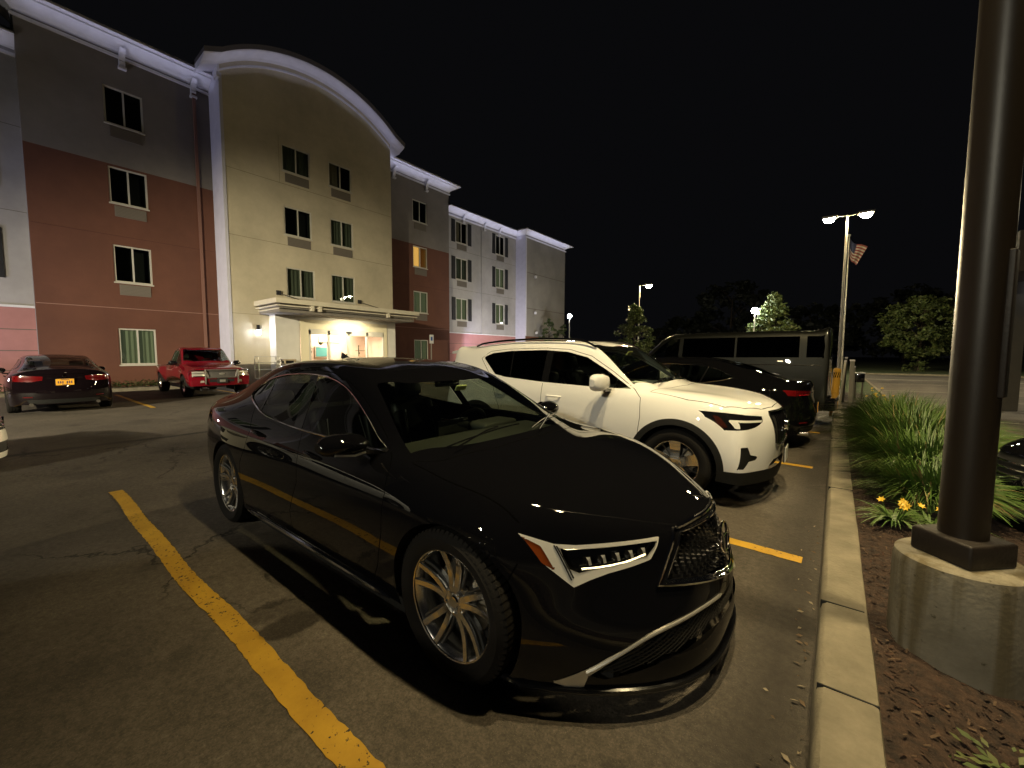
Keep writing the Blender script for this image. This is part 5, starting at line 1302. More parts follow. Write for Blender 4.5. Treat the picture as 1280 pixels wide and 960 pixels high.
# ---------------------------------------------------------------- sedans built from the same family of tables
def sedan(kind, loc, rz, label, pm, group=None, wheels='ten', scale=.985, cabin=True):
    if kind == 'fastback':
        T = []
        for r in HT:
            r = list(r)
            if r[0] < -1.0: r = [r[0], r[1], r[2]-.02*(r[0] < -1.2)+.02*(r[0] < -1.9), *r[3:]]
            T.append(tuple(r))
        RG = [(-1.10,0),(-1.12,.30),(-1.2,.50),(-1.5,.54),(-1.85,.50),(-2.0,.3),(-2.03,0)]
    else:
        T = [tuple(r) for r in HT]
        T = [(r[0], r[1], r[2]+(.035 if -2.2<r[0]<-1.9 else .0), *r[3:]) for r in T]
        RG = [(-1.04,0),(-1.06,.32),(-1.12,.52),(-1.40,.585),(-1.70,.57),(-1.86,.47),(-1.92,.2),(-1.93,0)]
    rg = [(x,-y) for x,y in RG]+[(x,y) for x,y in RG[::-1][1:]]
    DLO = dens([(.80,.925),(.45,.935),(.0,.94),(-.40,.955),(-.80,.975),(-1.10,1.01),(-1.34,1.06),(-1.40,1.10),(-1.20,1.20),(-1.0,1.26),(-.78,1.285),(-.40,1.302),(-.12,1.290),(.10,1.248),(.27,1.185),(.46,1.09),(.66,.985)], .06)
    WS = [(.40,-.585),(.955,-.752),(1.08,-.60),(1.15,-.42),(1.195,-.15),(1.2,0),(1.195,.15),(1.15,.42),(1.08,.60),(.955,.752),(.40,.585),(.51,.42),(.60,0),(.51,-.42)]
    D1 = [(.905,.87),(.935,.75),(.925,.55),(.87,.36),(.80,.24),(-.16,.235),(-.155,.40),(-.02,.62),(-.04,.80),(-.10,.93),(-.20,1.0),(-.35,1.335),(.14,1.275),(.52,1.10),(.87,.905)]
    D2 = [(-.16,.235),(-.155,.40),(-.02,.62),(-.04,.80),(-.10,.93),(-.20,1.0),(-.35,1.33),(-.9,1.32),(-1.2,1.17),(-1.03,1.02),(-.86,.86),(-.90,.72),(-.99,.60),(-1.03,.42),(-.98,.24)]
    hood = [(1.10,-.79),(1.50,-.78),(1.80,-.70),(2.0,-.5),(2.13,-.25),(2.16,0)]; hood = hood+[(x,-y) for x,y in hood[::-1][1:]]+[(1.24,.5),(1.28,0),(1.24,-.5)]
    HLp = [(-.80,.725),(-.62,.69),(-.42,.672),(-.44,.60),(-.66,.575),(-.79,.62)]
    GR = [(-.36,.665),(.36,.665),(.33,.50),(.26,.46),(-.26,.46),(-.33,.50)]
    LI = [(-.60,.32),(.60,.32),(.52,.19),(-.52,.19)]
    if kind == 'fastback': TLp = [(-.80,.925),(-.60,.915),(-.30,.90),(-.30,.868),(-.55,.86),(-.72,.835),(-.80,.84)]
    else: TLp = [(-.80,.925),(-.52,.915),(-.34,.90),(-.36,.81),(-.52,.775),(-.80,.79)]
    PLr = [(-.17,.80),(.17,.80),(.17,.69),(-.17,.69)]
    BB = [(-.62,.36),(.62,.36),(.56,.26),(-.56,.26)]
    sp = dict(name='sedan', cat='car', label=label, group=group, loc=loc, rz=rz, scale=scale, T=T, front=hero_front, rear=hero_rear, paint=pm,
        axles=(1.385,-1.385), r=.335, arch=.372, track=.795, tr=.335, rr=.235, style=wheels, dlo=DLO,
        pillars=[((-.155,.85),(-.36,1.4),.055),((-.88,.9),(-1.02,1.3),.010)], win_door={0:0,1:1,2:1}, glass_f=M_glass_s, glass=M_glass_s, front_win=0,
        ws=WS, rg=rg, doors=[D1,D2], hood=hood,
        fronts=[('headlight',HLp,M_lamp_dark,-.002,True,1.4,None),('grille',GR,M_black,-.015,False,1.5,None),('lower_intake',LI,M_black,-.015,False,1.5,None),
                ('tail_lamp',TLp,M_red,.002,True,-1.4,None),('rear_valance',BB,M_clad,-.004,False,-1.5,None)],
        handles=[(-.80,.86,1),(.04,.84,0)], mirror=(.70,.86,.985,.95,None), cabin=((-.05,-.95),.40,.70,.885) if cabin else None, trim=(M_chrome,.006), pillar_m=M_gloss)
    root, c, sh, sf = generic(sp)
    # trunk seam, licence plate, badge, bumper reflectors, exhausts
    mb = MB(); p = sf.front(0,.76,-1,.012)
    if kind == 'fastback': p = sf.front(0,.62,-1,.012)
    mb.box(p, (.012,.315,.16), 0, None, .004); mb.box(p+Vector((-.008,0,0)), (.004,.300,.145), 1)
    for k in range(7):
        if k != 3: mb.box(p+Vector((-.0115,-.108+k*.036,-.005)), (.002,.018,.055), 2)
    mb.box(p+Vector((-.0115,0,.055)), (.002,.13,.012), 2); mb.box(p+Vector((-.0115,0,-.058)), (.002,.09,.010), 2)
    mb.build('license_plate', [M_black, mat('plate_yellow',(.72,.36,.03),.5), mat('plate_ink',(.03,.03,.10),.6)], root)
    bd = MB(); q = sf.front(0,.905,-1,.004); bd.lathe([(0,.004),(.035,.003),(.04,-.004)], Matrix.Translation(q)@Matrix.Rotation(R(-90),4,'Y'), 16); 
    for y0,y1 in ((-.30,-.18),(.16,.28)): bd.tube([sf.front(y0+(y1-y0)*t,.87,-1,.003) for t in (0,.5,1)], .006, 5)
    bd.build('trunk_badge', M_chrome, root)
    st = MB(); pts = [sf.front(y,.955 if kind!='fastback' else .965,-1,.002) for y in np.linspace(-.55,.55,9)]; st.tube([p for p in pts if p], .0035, 6); st.build('trunk_seam', M_seam, root)
    for sg in (-1,1):
        t = MB(); pts = [sf.front(sg*y,.845,-1,.004) for y in np.linspace(.40,.66,7)]; t.tube([p for p in pts if p], .008, 6); t.build('lamp_strip', M_red if kind=='classic' else M_red_on, root)
        rf = MB(); pts = [sf.front(sg*y,.42,-1,.004) for y in np.linspace(.52,.66,5)]; rf.tube([p for p in pts if p], .010, 6); rf.build('bumper_reflector', M_red, root)
        ex = MB(); ex.cyl((-2.30,sg*.55,.25),(-2.44,sg*.55,.25),.038,n=16); ex.build('exhaust_tip', M_chrome, root)
    gl = MB()
    for z in (.50,.55,.60): 
        pts = [sf.front(y,z,1,.0) for y in np.linspace(-.31,.31,9)]; gl.tube([p for p in pts if p], .008, 6)
    q = sf.front(0,.565,1,.01); gl.lathe([(0,.01),(.05,.008),(.055,-.01)], Matrix.Translation(q)@Matrix.Rotation(R(90),4,'Y'), 20)
    gl.build('grille_bars', M_chrome, root)
    return root
M_lamp_dark = mat('smoked_lamp', (.25,.25,.25), .08, .3, coat=1.)
M_pk = paint('black_pearl_paint', (.003,.003,.0035),.0); M_pk2 = paint('dark_plum_paint', (.005,.003,.004)); M_wh2 = paint('white_paint', (.70,.70,.68))
K1 = 'cars parked along the kerb'; K2 = 'vehicles parked in front of the hotel'

def build_van():
    T = [
 (-2.42,-.04,1.955,(.76,1.93),(.86,1.72),(.93,1.28),(.955,1.0),(.96,.72),(.95,.48),(.92,.34)),
 (-2.28,-.02,1.985,(.78,1.96),(.885,1.72),(.95,1.29),(.975,1.0),(.98,.72),(.97,.48),(.95,.33)),
 (-1.80,0,2.0,(.79,1.97),(.89,1.72),(.96,1.29),(.985,1.0),(.99,.72),(.975,.48),(.955,.33)),
 (-1.00,0,2.0,(.79,1.97),(.89,1.72),(.96,1.29),(.985,1.0),(.99,.72),(.975,.48),(.955,.33)),
 (-.20,0,2.0,(.79,1.97),(.89,1.72),(.96,1.29),(.985,1.0),(.99,.72),(.975,.48),(.955,.33)),
 (.45,.03,1.985,(.79,1.955),(.885,1.71),(.96,1.285),(.985,1.0),(.99,.72),(.975,.48),(.955,.33)),
 (.80,.08,1.93,(.785,1.88),(.875,1.66),(.955,1.28),(.985,1.0),(.99,.72),(.975,.48),(.955,.33)),
 (1.15,.12,1.66,(.79,1.60),(.865,1.45),(.945,1.26),(.98,1.0),(.985,.72),(.975,.48),(.955,.33)),
 (1.50,.15,1.34,(.79,1.31),(.86,1.27),(.93,1.20),(.97,.98),(.98,.72),(.97,.48),(.95,.33)),
 (1.80,.15,1.22,(.74,1.21),(.84,1.18),(.91,1.12),(.96,.95),(.975,.70),(.965,.48),(.94,.33)),
 (2.15,.15,1.14,(.70,1.13),(.81,1.10),(.88,1.04),(.94,.90),(.955,.68),(.95,.47),(.92,.33)),
 (2.32,.12,1.05,(.66,1.04),(.76,1.02),(.83,.98),(.89,.86),(.91,.66),(.91,.46),(.88,.32)),
    ]
    DLO = [(1.30,1.31),(-2.34,1.40),(-2.36,1.86),(.78,1.86),(1.02,1.66)]
    DLO = dens([(1.28,1.34),(.5,1.40),(-2.33,1.42),(-2.355,1.62),(-2.33,1.86),(.70,1.86),(.95,1.68)],.06)
    D1 = [(1.42,1.15),(1.42,.40),(.52,.40),(.50,1.2),(.50,1.92),(.82,1.90),(1.1,1.62)]
    D2 = [(.48,.40),(-.80,.40),(-.80,1.92),(.48,1.92)]
    WS = [(.92,-.72),(1.52,-.80),(1.62,-.4),(1.64,0),(1.62,.4),(1.52,.80),(.92,.72),(.96,.3),(.97,0),(.96,-.3)]
    TLp = [(-.935,1.04),(-.80,1.03),(-.79,.76),(-.93,.75)]
    RG = [(-.66,1.86),(.66,1.86),(.70,1.38),(-.70,1.38)]
    GR = [(-.5,.95),(.5,.95),(.45,.62),(-.45,.62)]; HLp = [(-.85,.97),(-.56,.96),(-.54,.76),(-.86,.76)]
    sp = dict(name='van', cat='van', label='tall black passenger van backed up to the kerb behind the dark fastback sedan', group=K1, loc=(-2.50,11.17,0), rz=math.pi, T=T,
        front=nose((.10,.16,.18,.16),(3,3,3,3)), rear=tailf((.05,.08,.07,.05)), paint=paint('dark_van_paint',(.012,.0125,.010),.5), axles=(1.55,-1.45), r=.37, arch=.41, track=.83, tr=.365, rr=.22, style='steel',
        dlo=DLO, pillars=[((.47,1.2),(.44,2.0),.045),((-.74,1.2),(-.74,2.0),.020),((-1.99,1.2),(-1.99,2.0),.062)], win_door={0:0,1:1}, glass=M_glass_d, glass_f=M_glass_s, front_win=0, glass_y=.6,
        ws=WS, doors=[D1,D2], glass_z=1.2, pillar_m=paint('dark_van_paint',(.012,.0125,.010),.5),
        fronts=[('headlight',HLp,M_lamp_dark,.0,True,1.4,None),('grille',GR,M_black,-.01,False,1.5,None),('tail_lamp',TLp,M_red_on,.004,True,-1.4,None),('rear_window',RG,M_glass_d,-.003,False,-1.4,None)],
        handles=[(.58,1.12,0),(-.68,1.12,1)], mirror=(1.15,.98,1.35,1.3,M_gloss), cabin=((.55,-.6),.70,1.2,1.16), fz=.36)
    root, c, sh, sf = generic(sp)
    b = MB(); pts = [(-2.40,.97),(-2.56,.90),(-2.60,.5),(-2.60,-.5),(-2.56,-.90),(-2.40,-.97)]
    b.loft([[(x,y,z) for z in (.34,.40,.56,.60)]+[(x+.10,y*.95,.60),(x+.10,y*.95,.34)] for x,y in pts], 0, True, True, False)
    b.tube([(x-.004,y,.54) for x,y in pts], .018, 8, 1); b.build('step_bumper', [M_gloss, M_chrome], root)
    m = MB()
    for sg in (-1,1): m.tube([p for p in [sf.side(x,1.255,sg,.004) for x in np.linspace(-2.3,1.3,30)] if p], .010, 6)
    m.build('side_moulding', M_chrome, root)
    r = MB(); r.tube([(-2.40,-.70,1.955),(-2.44,0,1.97),(-2.40,.70,1.955)], .022, 8); r.build('roof_lip', paint('dark_van_paint',(.012,.0125,.010),.5), root)
    return root
def build_pickup():
    T = [
 (-2.50,-.02,1.015,(.56,1.015),(.70,1.015),(.77,1.01),(.80,.90),(.81,.74),(.80,.60),(.78,.46)),
 (-2.10,0,1.015,(.57,1.015),(.71,1.015),(.785,1.015),(.845,.93),(.87,.76),(.85,.60),(.80,.46)),
 (-1.60,0,1.015,(.57,1.015),(.71,1.015),(.795,1.02),(.895,.95),(.93,.78),(.91,.60),(.83,.46)),
 (-1.15,0,1.015,(.57,1.015),(.71,1.015),(.785,1.015),(.855,.93),(.885,.76),(.86,.58),(.81,.44)),
 (-.80,0,1.03,(.57,1.03),(.71,1.02),(.79,1.01),(.83,.90),(.85,.72),(.845,.55),(.82,.42)),
 (-.66,0,1.50,(.56,1.46),(.68,1.28),(.79,1.02),(.84,.90),(.86,.72),(.855,.55),(.83,.42)),
 (-.45,0,1.66,(.58,1.63),(.70,1.34),(.80,1.03),(.85,.90),(.865,.72),(.86,.55),(.835,.41)),
 (.05,.02,1.685,(.60,1.65),(.715,1.35),(.81,1.03),(.855,.90),(.87,.72),(.86,.55),(.835,.41)),
 (.38,.05,1.65,(.605,1.61),(.72,1.33),(.81,1.025),(.855,.90),(.87,.72),(.86,.55),(.835,.41)),
 (.62,.10,1.44,(.625,1.40),(.735,1.22),(.81,1.02),(.855,.90),(.87,.72),(.86,.55),(.835,.41)),
 (.92,.13,1.16,(.655,1.14),(.75,1.07),(.815,1.0),(.86,.88),(.87,.72),(.86,.55),(.835,.42)),
 (1.15,.12,1.09,(.60,1.085),(.73,1.05),(.81,.98),(.87,.88),(.89,.72),(.87,.56),(.84,.44)),
 (1.55,.12,1.05,(.58,1.045),(.70,1.02),(.79,.96),(.885,.87),(.915,.72),(.90,.56),(.85,.44)),
 (2.00,.12,.99,(.55,.985),(.67,.965),(.76,.92),(.86,.83),(.89,.68),(.88,.52),(.85,.40)),
 (2.18,.10,.93,(.52,.93),(.64,.92),(.73,.89),(.81,.80),(.85,.65),(.86,.50),(.84,.38)),
    ]
    DLO = dens([(.80,1.09),(.3,1.08),(-.50,1.08),(-.52,1.50),(-.40,1.555),(.0,1.57),(.30,1.54),(.55,1.36)],.05)
    D1 = [(.93,.98),(.95,.50),(-.22,.50),(-.24,1.06),(-.24,1.60),(.33,1.57),(.6,1.36),(.87,1.08)]
    WS = [(.44,-.60),(.84,-.70),(.98,-.4),(1.0,0),(.98,.4),(.84,.70),(.44,.60),(.52,.3),(.53,0),(.52,-.3)]
    hood = [(1.02,-.66),(1.5,-.70),(2.0,-.66),(2.17,-.6),(2.24,-.3),(2.25,0)]; hood = hood+[(x,-y) for x,y in hood[::-1][1:]]+[(1.1,.3),(1.1,-.3)]
    HLp = [(-.80,.86),(-.50,.875),(-.46,.71),(-.56,.685),(-.80,.69)]; FG = [(-.60,.56),(-.50,.56),(-.49,.49),(-.60,.49)]
    GR = [(-.42,.875),(.42,.875),(.38,.68),(-.38,.68)]; LI = [(-.36,.60),(.36,.60),(.36,.50),(-.36,.50)]
    TLp = [(-.80,.95),(-.66,.95),(-.66,.70),(-.80,.70)]
    sp = dict(name='pickup_truck', cat='pickup', label='red pickup truck facing the parking lot beside the hotel entrance', group=K2, loc=(-18.35,4.66,0), T=T,
        front=nose((.08,.13,.15,.11),(3,3,3,3)), rear=tailf((.01,.02,.02,.01)), paint=paint('cherry_red_paint',(.13,.004,.010)), axles=(1.50,-1.60), r=.365, arch=.42, track=.775, tr=.365, rr=.20, tw=.24, style='five',
        dlo=DLO, pillars=[((-.245,1.0),(-.245,1.7),.045)], win_door={0:0}, glass=M_glass_d, glass_f=M_glass_s, front_win=0, ws=WS, doors=[D1], hood=hood, scale=.985,
        fronts=[('headlight',HLp,M_lamp_clear,.0,True,1.4,None),('grille',GR,M_gridm,-.015,False,1.5,None),('lower_intake',LI,M_black,-.01,False,1.5,None),('fog_lamp',FG,M_lamp_clear,-.004,True,1.5,None),('tail_lamp',TLp,M_red,.002,True,-1.4,None)],
        handles=[(-.12,.96,0)], mirror=(.72,.84,1.13,1.1,M_gloss), cabin=((-.0,-.30),.60,.62,1.0), fz=.42, jf=(0,.4,.75))
    root, c, sh, sf = generic(sp)
    g = MB(); g.tube([sf.front(y,z,1,.02) for y,z in dens([(-.46,.90),(.46,.90),(.40,.655),(-.40,.655)],.06)], .030, 8, 0, True)
    for y in (-.47,.47): g.tube([(2.30,y,.92),(2.34,y,.70),(2.33,y,.44)], .022, 8, 0)
    for sg in (-1,1):
        for z in (.89,.80,.71): g.tube([(2.31,sg*.46,z),(2.27,sg*.68,z),(2.16,sg*.84,z)], .008, 6, 1)
        g.tube([(2.31,sg*.46,.90),(2.25,sg*.72,.90),(2.14,sg*.86,.89),(2.13,sg*.87,.72),(2.25,sg*.72,.70),(2.31,sg*.46,.70)], .012, 6, 1)
    g.build('grille_guard', [mat('guard_grey',(.12,.11,.10),.45,.4), M_gloss], root)
    q = sf.front(0,.775,1,.01); e = MB(); e.lathe([(0,.012),(.9,.01),(1,-.01)], Matrix.Translation(q)@Matrix.Rotation(R(90),4,'Y')@Matrix.Diagonal((.035,.085,1,1)), 24); e.build('grille_emblem', M_satin, root)
    p = MB(); q = sf.front(0,.545,1,.02); p.box(q,(.012,.31,.155),0,None,.004); p.box(q+Vector((.008,0,.0)),(.004,.16,.08),1); p.build('license_plate',[M_black, M_satin],root)
    sf2 = MB()
    for sg in (-1,1): sf2.box((2.17,sg*.70,.79),(.05,.16,.03),0,None,.01)
    sf2.build('lamp_reflector', M_chrome, root)
    bd = MB(); bd.bx(-2.42,-.84,-.52,.52,1.018,1.03); bd.build('bed_cover', M_clad, root)
    return root
M_lamp_clear = mat('clear_lamp', (.55,.52,.45), .12, .4, coat=1.); M_gridm = mat('grey_mesh', (.07,.065,.06), .6, bump=.8, bscale=90)

build_hero(); build_suv()
s2 = sedan('fastback', (-2.68,8.12,0), math.pi, 'dark fastback sedan backed up to the kerb between the pale SUV and the tall van', M_pk, K1, 'ten')
van = build_van()
s3 = sedan('classic', (-16.75,.98,0), math.pi, 'black sedan with a yellow rear licence plate parked facing the hotel at the left', M_pk2, K2, 'ten')
build_pickup()
def recolour(root, a, b):
    for o in [root]+list(root.children_recursive):
        if o.type == 'MESH':
            for sl in o.material_slots:
                if sl.material == a: sl.link = 'OBJECT'; sl.material = b
def clone(src, loc, rz, label, group, a=None, b=None):
    c = copy_tree(src); c.location = loc; c.rotation_euler = (0,0,rz); c['label'] = label
    if group: c['group'] = group
    elif 'group' in c: del c['group']
    if b: recolour(c, a, b)
    return c
clone(s3, (-8.5,-2.28,0), math.pi/2, 'white car whose nose just enters the frame at the far left edge', 'cars in the aisle', M_pk2, M_wh2)
clone(s2, (3.36,5.15,0), math.pi, 'black car nose poking in behind the brown lamp pole at the right edge', 'cars in the side lot')
clone(s3, (-16.6,17.1,0), math.pi, 'dark car by the hotel, peeking out behind the rear of the pale SUV', K2, M_pk2, M_pk)
clone(van, (-2.35,-3.35,0), math.pi, 'black passenger van in the bay on the photographer\'s left, outside the frame', K1)  # added out of view to shade the ground beside the near sedan
# ---------------------------------------------------------------- posts, poles, lamps, plants
M_brown = mat('bronze_brown_paint', (.020,.013,.007), .42, .0, coat=.0, bump=.05, bscale=40)
M_dkbrown = mat('dark_brown_paint', (.016,.011,.008), .55, bump=.2, bscale=60)
LAMP_WARM = emis('lamp_warm', (1.,.80,.42), 220.); LAMP_HOT = emis('lamp_bright', (1.,.82,.45), 900.); LAMP_COOL = emis('lamp_cool', (.95,.95,1.), 250.)
def lamp_head(parent, c, yaw, m, glow, name='lamp_head'):
    h = MB(); Mx = Matrix.Translation(c) @ Matrix.Rotation(yaw, 4, 'Z')
    h.box((.32,0,0), (.56,.34,.12), 0, Mx, .03); h.cyl((-.05,0,0),(.10,0,0),.035,M=Mx)
    o = h.build(name, m, parent)
    g = MB(); g.box((.34,0,-.066), (.42,.26,.012), 0, Mx); g.build('lamp_lens', glow, o)
    if name == 'lamp_head' and glow is LAMP_HOT:
        d_ = MB(); d_.sphere((0,0,0), (.19,.15,.13), 14, 0, Mx @ Matrix.Translation((.34,0,-.10))); d_.build('lamp_glow', glow, o)  # glowing sphere added so the lamp glare looks larger
    return o
# near pole on the concrete drum
def near_pole():
    root = empty('lamp_pole', (.472,2.60,0), 0, 'thick dark brown round lamp pole rising from the concrete drum at the right', 'lamp post')
    b = MB(); Mr = Matrix.Rotation(R(45),4,'Z')
    b.lathe([(.079,.62),(.078,2.),(.076,5.),(.070,8.6),(0,8.6)], None, 48); b.build('pole', M_brown, root)
    c = MB(); c.box((0,0,.598), (.232,.232,.105), 0, Mr, .012); c.build('base_cover', M_dkbrown, root)
    h = MB(); h.box((.076,-.0,1.56),(.022,.085,.60),0,Matrix.Rotation(R(-18),4,'Z'),.005); h.build('hand_hole_cover', M_dkbrown, root)
    a = MB(); a.bx(-.75,.75,-.03,.03,8.50,8.56); a.build('cross_arm', M_brown, root)
    for sg in (-1,1): lamp_head(root, (sg*.45,0,8.52), R(0) if sg>0 else R(180), M_brown, LAMP_WARM)
    return root
near_pole()
d = MB(); rnd = random.Random(2)
prof = [(.222,-.1),(.221,.25),(.219,.50),(.213,.535),(.200,.545),(0,.548)]
d.lathe(prof, Matrix.Translation((.472,2.60,0)), 56)
def mat_drum():
    m = M_conc2.copy(); nt = m.node_tree; b = nt.nodes['Principled BSDF']; src = b.inputs['Base Color'].links[0].from_socket
    tc = nt.nodes.new('ShaderNodeTexCoord'); mp = nt.nodes.new('ShaderNodeMapping'); mp.inputs['Scale'].default_value = (14,14,.7); n = nt.nodes.new('ShaderNodeTexNoise'); n.inputs['Scale'].default_value = 1.; n.inputs['Detail'].default_value = 4
    nt.links.new(tc.outputs['Object'], mp.inputs[0]); nt.links.new(mp.outputs[0], n.inputs['Vector']); r = nt.nodes.new('ShaderNodeMapRange'); r.inputs[1].default_value = .48; r.inputs[2].default_value = .62; r.inputs[3].default_value = 0; r.inputs[4].default_value = .85; nt.links.new(n.outputs['Fac'], r.inputs[0])
    mx = nt.nodes.new('ShaderNodeMix'); mx.data_type = 'RGBA'; mx.inputs[7].default_value = (.11,.085,.04,1); nt.links.new(r.outputs[0], mx.inputs[0]); nt.links.new(src, mx.inputs[6])
    # dark lichen specks
    v = nt.nodes.new('ShaderNodeTexNoise'); v.inputs['Scale'].default_value = 26; v.inputs['Detail'].default_value = 3; nt.links.new(tc.outputs['Object'], v.inputs['Vector']); r2 = nt.nodes.new('ShaderNodeMapRange'); r2.inputs[1].default_value = .68; r2.inputs[2].default_value = .76; nt.links.new(v.outputs['Fac'], r2.inputs[0])
    m2 = nt.nodes.new('ShaderNodeMix'); m2.data_type = 'RGBA'; m2.inputs[7].default_value = (.06,.05,.025,1); nt.links.new(r2.outputs[0], m2.inputs[0]); nt.links.new(mx.outputs[2], m2.inputs[6]); nt.links.new(m2.outputs[2], b.inputs['Base Color']); return m
tag(d.build('concrete_base', mat_drum()), 'round stained concrete drum under the thick brown lamp pole', 'concrete base')

# far twin lamp over the kerb and its neighbours
def street_lamp(x, y, h, label, heads, m, glow, r=.06, group='parking lot lamps', name='street_lamp', hb_=.62):
    root = empty(name, (x,y,0), 0, label, 'lamp post', group)
    b = MB(); b.cyl((0,0,0),(0,0,h),r,r*.7,12); b.build('pole', m, root)
    a = MB(); 
    for yaw in heads: a.cyl((0,0,h-.05),(hb_*.6*math.cos(yaw),hb_*.6*math.sin(yaw),h),.03)
    if heads: a.build('arm', m, root)
    for yaw in heads: lamp_head(root, (hb_*.5*math.cos(yaw),hb_*.5*math.sin(yaw),h), yaw, m, glow)
    return root
M_pole = mat('galvanised_pole', (.45,.43,.38), .45, .6); M_poled = mat('dark_pole', (.05,.045,.04), .5)
street_lamp(.10, 24.0, 7.72, 'tall pale pole with two glaring warm lamp heads over the kerb', (R(180),R(8)), M_pole, LAMP_HOT)
street_lamp(-11.7, 30.0, 6.62, 'single lamp on a pole above the pointed tree left of the van', (R(20),), M_pole, LAMP_HOT)
# short lamps with round bright heads
def globe(x, y, h, label, r=.16):
    root = empty('street_lamp', (x,y,0), 0, label, 'lamp post', 'cool white lamps')
    b = MB(); b.cyl((0,0,0),(0,0,h-.1),.07,.05,12); b.build('pole', M_pole, root)
    g = MB(); g.sphere((0,0,h),r,16); g.build('lamp_globe', LAMP_COOL, root); return root
globe(-23.9,40.6,5.8,'cool white globe lamp just past the end wall of the hotel', .24); globe(-6.5,46.7,5.85,'cool white globe lamp among the leaves of the tree behind the van', .30)
# lamp posts that light the lot from behind the photographer
street_lamp(-2.6, -16.0, 8.3, 'lot lamp with several heads standing behind the photographer', (R(90),R(-90),R(180)), M_poled, LAMP_WARM)
# flag pole
fp = empty('flagpole', (.26,30,0), 0, 'slim flagpole with a hanging striped flag right of the twin lamp', 'flagpole')
b = MB(); b.cyl((0,0,0),(0,0,8.1),.05,.03,10); b.sphere((0,0,8.15),.07,8); b.build('pole', M_pole, fp)
f = MB(); W_, H_ = .80, .95; n = 26; ns = 13
for s_ in range(ns):
    V = []; F = []
    for i in range(n+1):
        u = i/n; x = .05+u*W_*.95; dz = -.62*u-.10*math.sin(u*5); yy = .12*math.sin(u*9)
        V += [(x-.55*s_/ns*u*.8,yy,7.95+dz-H_*s_/ns),(x-.55*(s_+1)/ns*u*.8,yy,7.95+dz-H_*(s_+1)/ns)]
        if i: F.append((2*i-2,2*i-1,2*i+1,2*i))
    cut = int(n*.42) if s_ < 7 else 0
    f.add(V, F[cut:], s_%2, True)
    if cut: f.add(V, F[:cut], 2, True)
f.build('flag', [mat('flag_red',(.14,.03,.03),.8), mat('flag_white',(.25,.24,.22),.8), mat('flag_blue',(.02,.025,.07),.8)], fp)
# posts at the end of the bed
bo = empty('bollard', (-.0,12.33,0), 0, 'yellow bollard with black slanted stripes near its top at the kerb end', 'bollard')
b = MB(); b.cyl((0,0,.0),(.035,0,1.10),.075,.075,20); b.sphere((.035,0,1.10),(.075,.075,.045),20); b.build('post', mat('bollard_yellow',(.55,.30,.035),.6,var=.12), bo)
s = MB()
for k in range(12):
    a0 = 2*math.pi*k/12; V = []
    for i in range(7):
        t = i/6; a = a0+t*.42; z = .92+t*.13; 
        V += [(.030+.0775*math.cos(a),.0775*math.sin(a),z),(.030+.0775*math.cos(a+.24),.0775*math.sin(a+.24),z)]
    s.add(V, [(2*i,2*i+1,2*i+3,2*i+2) for i in range(6)], 0, True)
s.build('stripe_band', M_shut_ if 'M_shut_' in globals() else M_gloss, bo)
def post(x, y, h, w, label, m, cap=True, name='post', lean=0):
    b = MB(); b.box((0,0,h/2), (w,w,h), 0, None, .008)
    if cap: b.box((0,0,h+.02), (w*1.15,w*1.15,.04), 1, None, .008)
    o = b.build(name, [m, S_trim]); o.location = (x,y,0); o.rotation_euler = (0,lean,0); tag(o, label, 'post', 'posts beside the kerb end'); return o
M_post = mat('weathered_post', (.17,.16,.13), .75, bump=.3, bscale=30)
post(.315,12.9,1.30,.085,'grey square post right of the yellow bollard, its cap bright', M_post); post(.20,14.6,1.36,.055,'thin dark post just behind the yellow bollard', M_poled, lean=R(1)); post(.13,14.0,1.28,.05,'thin pale post leaning beside the yellow bollard', M_pole, lean=R(3)); post(.42,15.3,1.1,.06,'short grey post half hidden by the grass and the grey square post', M_post)
bx_ = empty('utility_box', (.57,16,0), 0, 'small black box on two legs behind the tall grass', 'utility box')
b = MB(); b.box((0,0,.78),(.24,.30,.26),0,None,.02); b.box((0,0,.925),(.26,.32,.03),1,None,.008); b.build('box', [M_gloss, S_trim], bx_)
for sg in (-1,1): b = MB(); b.cyl((.08*sg,0,0),(.08*sg,0,.66),.022,n=8); b.build('leg', M_post, bx_)
# handicap sign by the wall
sg_ = empty('parking_sign', (-20.6,17.55,0), 0, 'small white parking sign on a post against the brown wall right of the entrance', 'sign')
b = MB(); b.box((0,0,1.3),(.05,.05,2.6),0); b.build('post', M_pole, sg_)
b = MB(); b.box((.04,0,2.42),(.01,.34,.56),0,None,.004); b.box((.047,0,2.44),(.003,.16,.24),1); b.lathe([(0,.002),(.035,.002)], Matrix.Translation((.052,.02,2.55))@Matrix.Rotation(R(90),4,'Y'),12,1); b.build('sign_panel', [mat('sign_white',(.7,.7,.68),.5), mat('sign_blue',(.03,.10,.35),.5)], sg_)
# drive-through canopy at the far right
cn = empty('canopy', (3.55,16.6,0), 0, 'tan column and dark roof edge of a canopy half hidden by the brown lamp pole', 'canopy')
b = MB(); b.box((.0,0,2.0),(.44,.30,4.0),0,None,.01); b.build('column', mat('tan_column',(.09,.08,.065),.8,var=.08), cn)
b = MB(); b.bx(-.45,9.,-2.2,3.5,3.35,4.25); b.build('roof', mat('canopy_roof',(.05,.038,.03),.8), cn)
b = MB(); b.box((.62,-.3,3.28),(.30,.16,.10)); b.build('lamp', emis('canopy_lamp',(.9,.93,1.),9.), cn)

